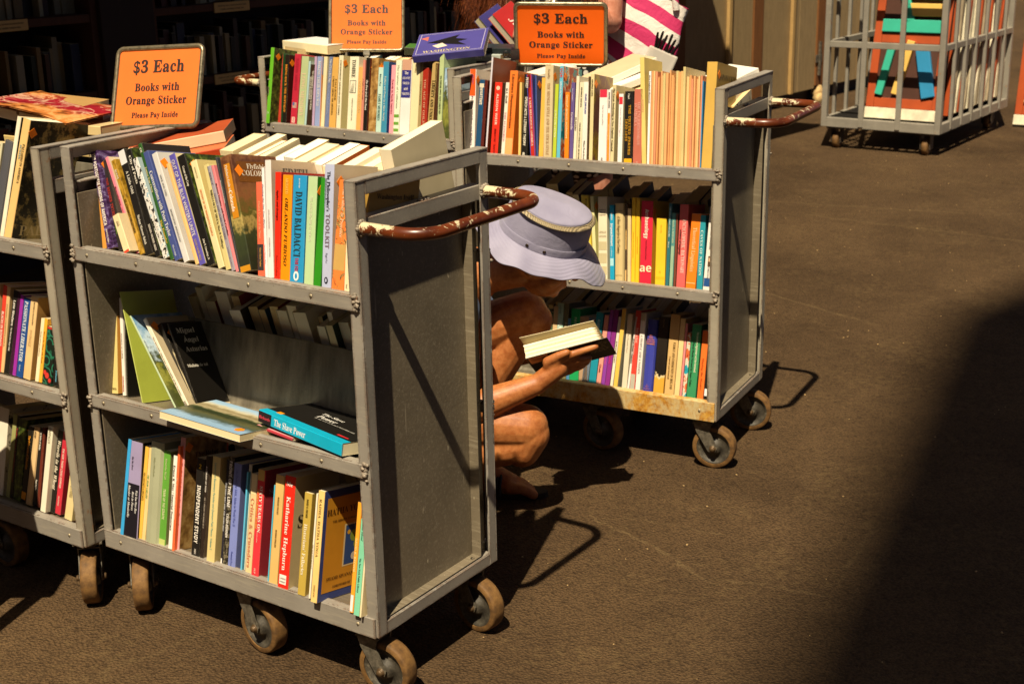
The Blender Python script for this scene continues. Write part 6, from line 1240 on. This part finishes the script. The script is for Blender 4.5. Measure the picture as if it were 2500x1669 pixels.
fs=[(i*nn+k,i*nn+(k+1)%nn,(i+1)*nn+(k+1)%nn,(i+1)*nn+k) for i in range(nz) for k in range(nn)]+[tuple(range(nn))[::-1]]
m.add(vs,fs,0,smooth=True); m.build('bag_body',M_TOTE,tb)
m=MB(); m.tube([(-.07,-.03,.22),(-.06,-.03,.33),(-.09,.0,.45),(-.10,.02,.36),(-.08,.03,.22)],.012,10); m.tube([(.07,-.03,.22),(.0,-.05,.34),(-.07,-.02,.45)],.012,10); m.build('strap',M_TOTE,tb)
def f_clear(t,b): setc(t,b,hexc('dcd4c6')); b.inputs['Roughness'].default_value=.2; b.inputs['Alpha'].default_value=.72
m=MB(); m.bbox((.035,-.066,-.21),(.145,-.050,.075),.006); m.build('clear_pocket',mat('clear_vinyl',f_clear),tb)
MBt=tb.matrix_world.copy()
for i,(dx,dz,tl) in enumerate(((.046,.115,-.25),(.060,.125,-.1),(.078,.118,.0),(.094,.128,-.05),(.110,.115,.12),(.126,.108,.2))):
    m=MB(); m.tube([(0,0,-.09),(0,0,0),(0,0,.012)],[.0048,.0052,.0035],10); m.box((-.0015,-.0068,-.03),(.0015,-.0048,.008))
    o=m.build('pen',simple('black_pen','16120f',.25)); o.matrix_world=MBt@T_(dx,-.058,dz)@RY(tl); tag(o,'black pen sticking up out of the clear pocket of the striped bag','pen','black pens in the clear bag pocket')
# ------------------------------------------------------------------ wire cage trolley with painted boards
M_CAGE=paint('cage_grey_paint','8f897d',chip=.35,rustamt=.35)
CG=T_(2.01,9.034,0)@RZ(-.62); cw_,cl_,ch_=.775,1.38,1.75; cz0=.14
cg=empty('cage_trolley',CG); tag(cg,'grey steel cage trolley loaded with painted boards by the tan wall','cage trolley')
def bar(n,a,b_): MB().bbox(a,b_,.003).build(n,M_CAGE,cg)
T2=.036
for x in (0,cw_-T2):
    for y in (0,cl_-T2): bar('corner_post',(x,y,cz0),(x+T2,y+T2,ch_))
for x in (.25,.49): bar('bar',(x,-.006,cz0+.01),(x+.032,.012,ch_)); bar('bar',(x,cl_-.012,cz0+.01),(x+.032,cl_+.006,ch_))
for k in range(1,7):
    y=cl_*k/7; bar('bar',(cw_-.014,y-.014,cz0+.01),(cw_+.006,y+.014,ch_)); bar('bar',(-.006,y-.014,cz0+.01),(.014,y+.014,ch_))
for z in (cz0,.66-.02,1.15,ch_-.04):
    h_=.06 if z==cz0 else .038
    bar('rail',(T2,.0,z),(cw_-T2,.03,z+h_)); bar('rail',(T2,cl_-.03,z),(cw_-T2,cl_,z+h_)); bar('rail',(cw_-.03,T2,z),(cw_,cl_-T2,z+h_)); bar('rail',(0,T2,z),(.03,cl_-T2,z+h_))
M_BLACKM=simple('black_floor_mesh','1a1612',.7)
m=MB()
for k in range(24): y=.04+k*.056; m.box((.03,y,cz0+.045),(cw_-.03,y+.012,cz0+.058))
for k in range(13): x=.04+k*.056; m.box((x,.03,cz0+.040),(x+.012,cl_-.03,cz0+.052))
m.build('floor_mesh',M_BLACKM,cg)
for x,y in ((.09,.07),(cw_-.10,.07),(.09,cl_-.1),(cw_-.10,cl_-.1)):
    e=bpy.data.objects.new('caster',None); COL.objects.link(e); e.parent=cg; e.matrix_local=T_(x,y,0)
    m=MB(); m.bbox((-.06,-.05,cz0-.012),(.06,.05,cz0-.001),.002)
    for s in (-1,1): m.bbox((s*.03-.004,-.03,.035),(s*.03+.004,.03,cz0-.012),.002)
    m.build('fork',simple('dark_fork','3a3026',.6),e)
    MB().lathe([(0,-.02),(.04,-.02),(.05,-.016),(.05,.016),(.04,.02),(0,.02)][::-1],28,M=T_(0,0,.05)@RZ(R(90))).build('tyre',M_TYRE,e)
# boards: rust-red painted frames with raised teal, yellow and blue bars
M_TERRA=simple('terracotta_paint','ae4a1c',.55,var=.12,scale=9); M_BROWN=simple('brown_paint','4a2a1c',.6,var=.15,scale=9); M_TEAL=simple('teal_paint','36b094',.5,var=.06,scale=12); M_YEL=simple('yellow_paint','e0b65a',.55,var=.08,scale=12); M_BLUE=simple('blue_paint','2a86b4',.5,var=.06,scale=12)
M_NAVY=simple('navy_paint','24307a',.5); M_PALE=simple('pale_yellow_paint','e0d49a',.55,var=.1,scale=12); M_CREAM=simple('weathered_white_strip','e4dabc',.7,var=.25,scale=14); M_TIMB=simple('worn_grey_timber','9a8a70',.8,var=.3,scale=10)
def board(M,w,h,label,bars,group):
    e=empty('painted_board',M); tag(e,label,'painted board',group)
    MB().box((0,.0,.06),(w,.018,h)).build('panel',M_BROWN,e)
    m=MB(); m.bbox((0,-.014,.07),(.05,-.001,h),.002); m.bbox((w-.05,-.014,.07),(w,-.001,h),.002)
    z=.07
    while z<h: m.bbox((.051,-.013,z),(w-.051,-.001,z+.06),.002); z+=.40
    m.build('frame',M_TERRA,e)
    m=MB(); m.bbox((-.004,-.016,-.0),(w+.004,.016,.068),.002); m.build('foot_rail',M_CREAM,e)
    for (cx_,cz_,l_,ww,a,mt_,nm_) in bars: MB().bbox((-l_/2,-.030,-ww/2),(l_/2,-.001,ww/2),.004,M=T_(cx_,0,cz_)@RY(a)).build(nm_,mt_,e)
    return e
bars=[(.10,.29,.29,.048,R(-80),M_TEAL,'teal_bar'),(.215,.32,.34,.05,R(-79),M_YEL,'yellow_bar'),(.36,.29,.30,.085,R(76),M_BLUE,'blue_bar'),
 (.25,.575,.40,.078,0,M_TEAL,'teal_bar'),(.30,.675,.26,.078,0,M_YEL,'yellow_bar'),(.31,.77,.30,.06,0,M_TEAL,'teal_bar'),(.30,.865,.22,.07,0,M_YEL,'yellow_bar'),(.16,.80,.42,.055,R(72),M_TEAL,'teal_bar'),(.30,1.02,.36,.07,0,M_TEAL,'teal_bar')]
board(CG@T_(.255,.10,cz0+.06)@RX(R(-11)),.475,1.5,'terracotta framed board with teal, yellow and blue bars at the cage front',bars,None)
bars2=[(.1,.3,.3,.05,R(-82),M_PALE,'pale_bar'),(.22,.7,.3,.08,R(-86),M_NAVY,'navy_bar'),(.10,.8,.5,.05,R(-86),M_PALE,'pale_bar')]
board(T_(3.50,9.72,.015)@RZ(-.62)@RX(R(-9)),.475,1.5,'terracotta framed board with pale and navy bars standing beyond the cage',bars2,None)
r_=random.Random(31)
M_EDGE=[M_TERRA,M_CREAM,M_TIMB,M_CREAM,M_TERRA]
for k in range(24):
    y=.27+k*.046; x=cw_-.128-r_.uniform(0,.015); tl=R(r_.uniform(4,13)); mt_=M_EDGE[k%5]
    m=MB(); m.bbox((-.42,-.010,0),(.07,.010,1.5),.002); m.bbox((.071,-.017,.02),(.100,.017,1.45),.003,1)
    o=m.build('board',[M_BROWN,mt_]); o.matrix_world=CG@T_(x,y-.04,cz0+.064)@RX(-tl); tag(o,'thin painted board stacked on edge and leaning inside the cage trolley','board','boards stacked in the cage trolley')
# ------------------------------------------------------------------ shaded bookcase stock and its shelf cards
m=MB(); pm=MB(); r_=random.Random(77)
DK=('8a7c58','3a1410','16202a','7a6236','14120f','4a2e18','8a846c','241010','20281a','a09470','5a2412','101c3a','1c1610','2a1a12')  # palette darkened to put the deep shade of the shelves into the covers
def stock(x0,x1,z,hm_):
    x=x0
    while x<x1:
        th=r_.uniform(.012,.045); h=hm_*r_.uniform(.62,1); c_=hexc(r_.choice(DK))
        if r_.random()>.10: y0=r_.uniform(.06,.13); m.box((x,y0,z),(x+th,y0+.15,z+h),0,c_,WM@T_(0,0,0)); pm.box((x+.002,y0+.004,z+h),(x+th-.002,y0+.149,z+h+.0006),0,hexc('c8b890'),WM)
        x+=th+.0015
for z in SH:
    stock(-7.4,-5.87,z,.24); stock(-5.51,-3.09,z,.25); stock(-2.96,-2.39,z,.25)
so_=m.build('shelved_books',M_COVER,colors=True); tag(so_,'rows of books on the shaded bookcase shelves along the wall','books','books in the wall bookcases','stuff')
pm.build('page_tops',M_PAGES,so_,colors=True)
M_CARD=simple('yellow_shelf_card','c8a868',.6)
for x,z,lb in ((-5.085,1.13,'yellow shelf card on the upper shelf edge above the cart handle'),(-5.115,.80,'yellow shelf card on the lower shelf edge left of the rear cart'),(-6.27,1.13,'yellow shelf card at the left picture edge on the dark bookcase')):
    m=MB(); m.bbox((x-.105,-.002,z-.043),(x+.105,.004,z+.003),.001,M=WM)
    o=m.build('shelf_card',[M_CARD]); m=MB()
    for s,dz,w_ in (('BOOKS ON WALL $5 WITH YELLOW STICKER',-.013,.17),('PLEASE PAY INSIDE. THANK YOU.',-.029,.14)): letter(m,s,'S',WM@frame((x,-.0032,z+dz),(1,0,0),(0,0,1),(0,-1,0)),0,WHITE,width=w_)
    m.build('lettering',M_INK,o); tag(o,lb,'shelf card')
# leaf litter and grit on the asphalt
m=MB(); r_=random.Random(3)
for k in range(420):
    x=r_.uniform(-.6,3); y=r_.uniform(1.9,9); s=r_.uniform(.0012,.004)
    m.ball((x,y,s*.4),s,sub=1,jit=.6,sc=(1,1,.6))
tag(m.build('grit',simple('pale_grit','a88a5c',.9,var=.4,scale=80)),'pale grit scattered over the asphalt','grit',kind='stuff')
# the unparented lettering helper was never linked to the scene
bpy.data.objects.remove(_to)
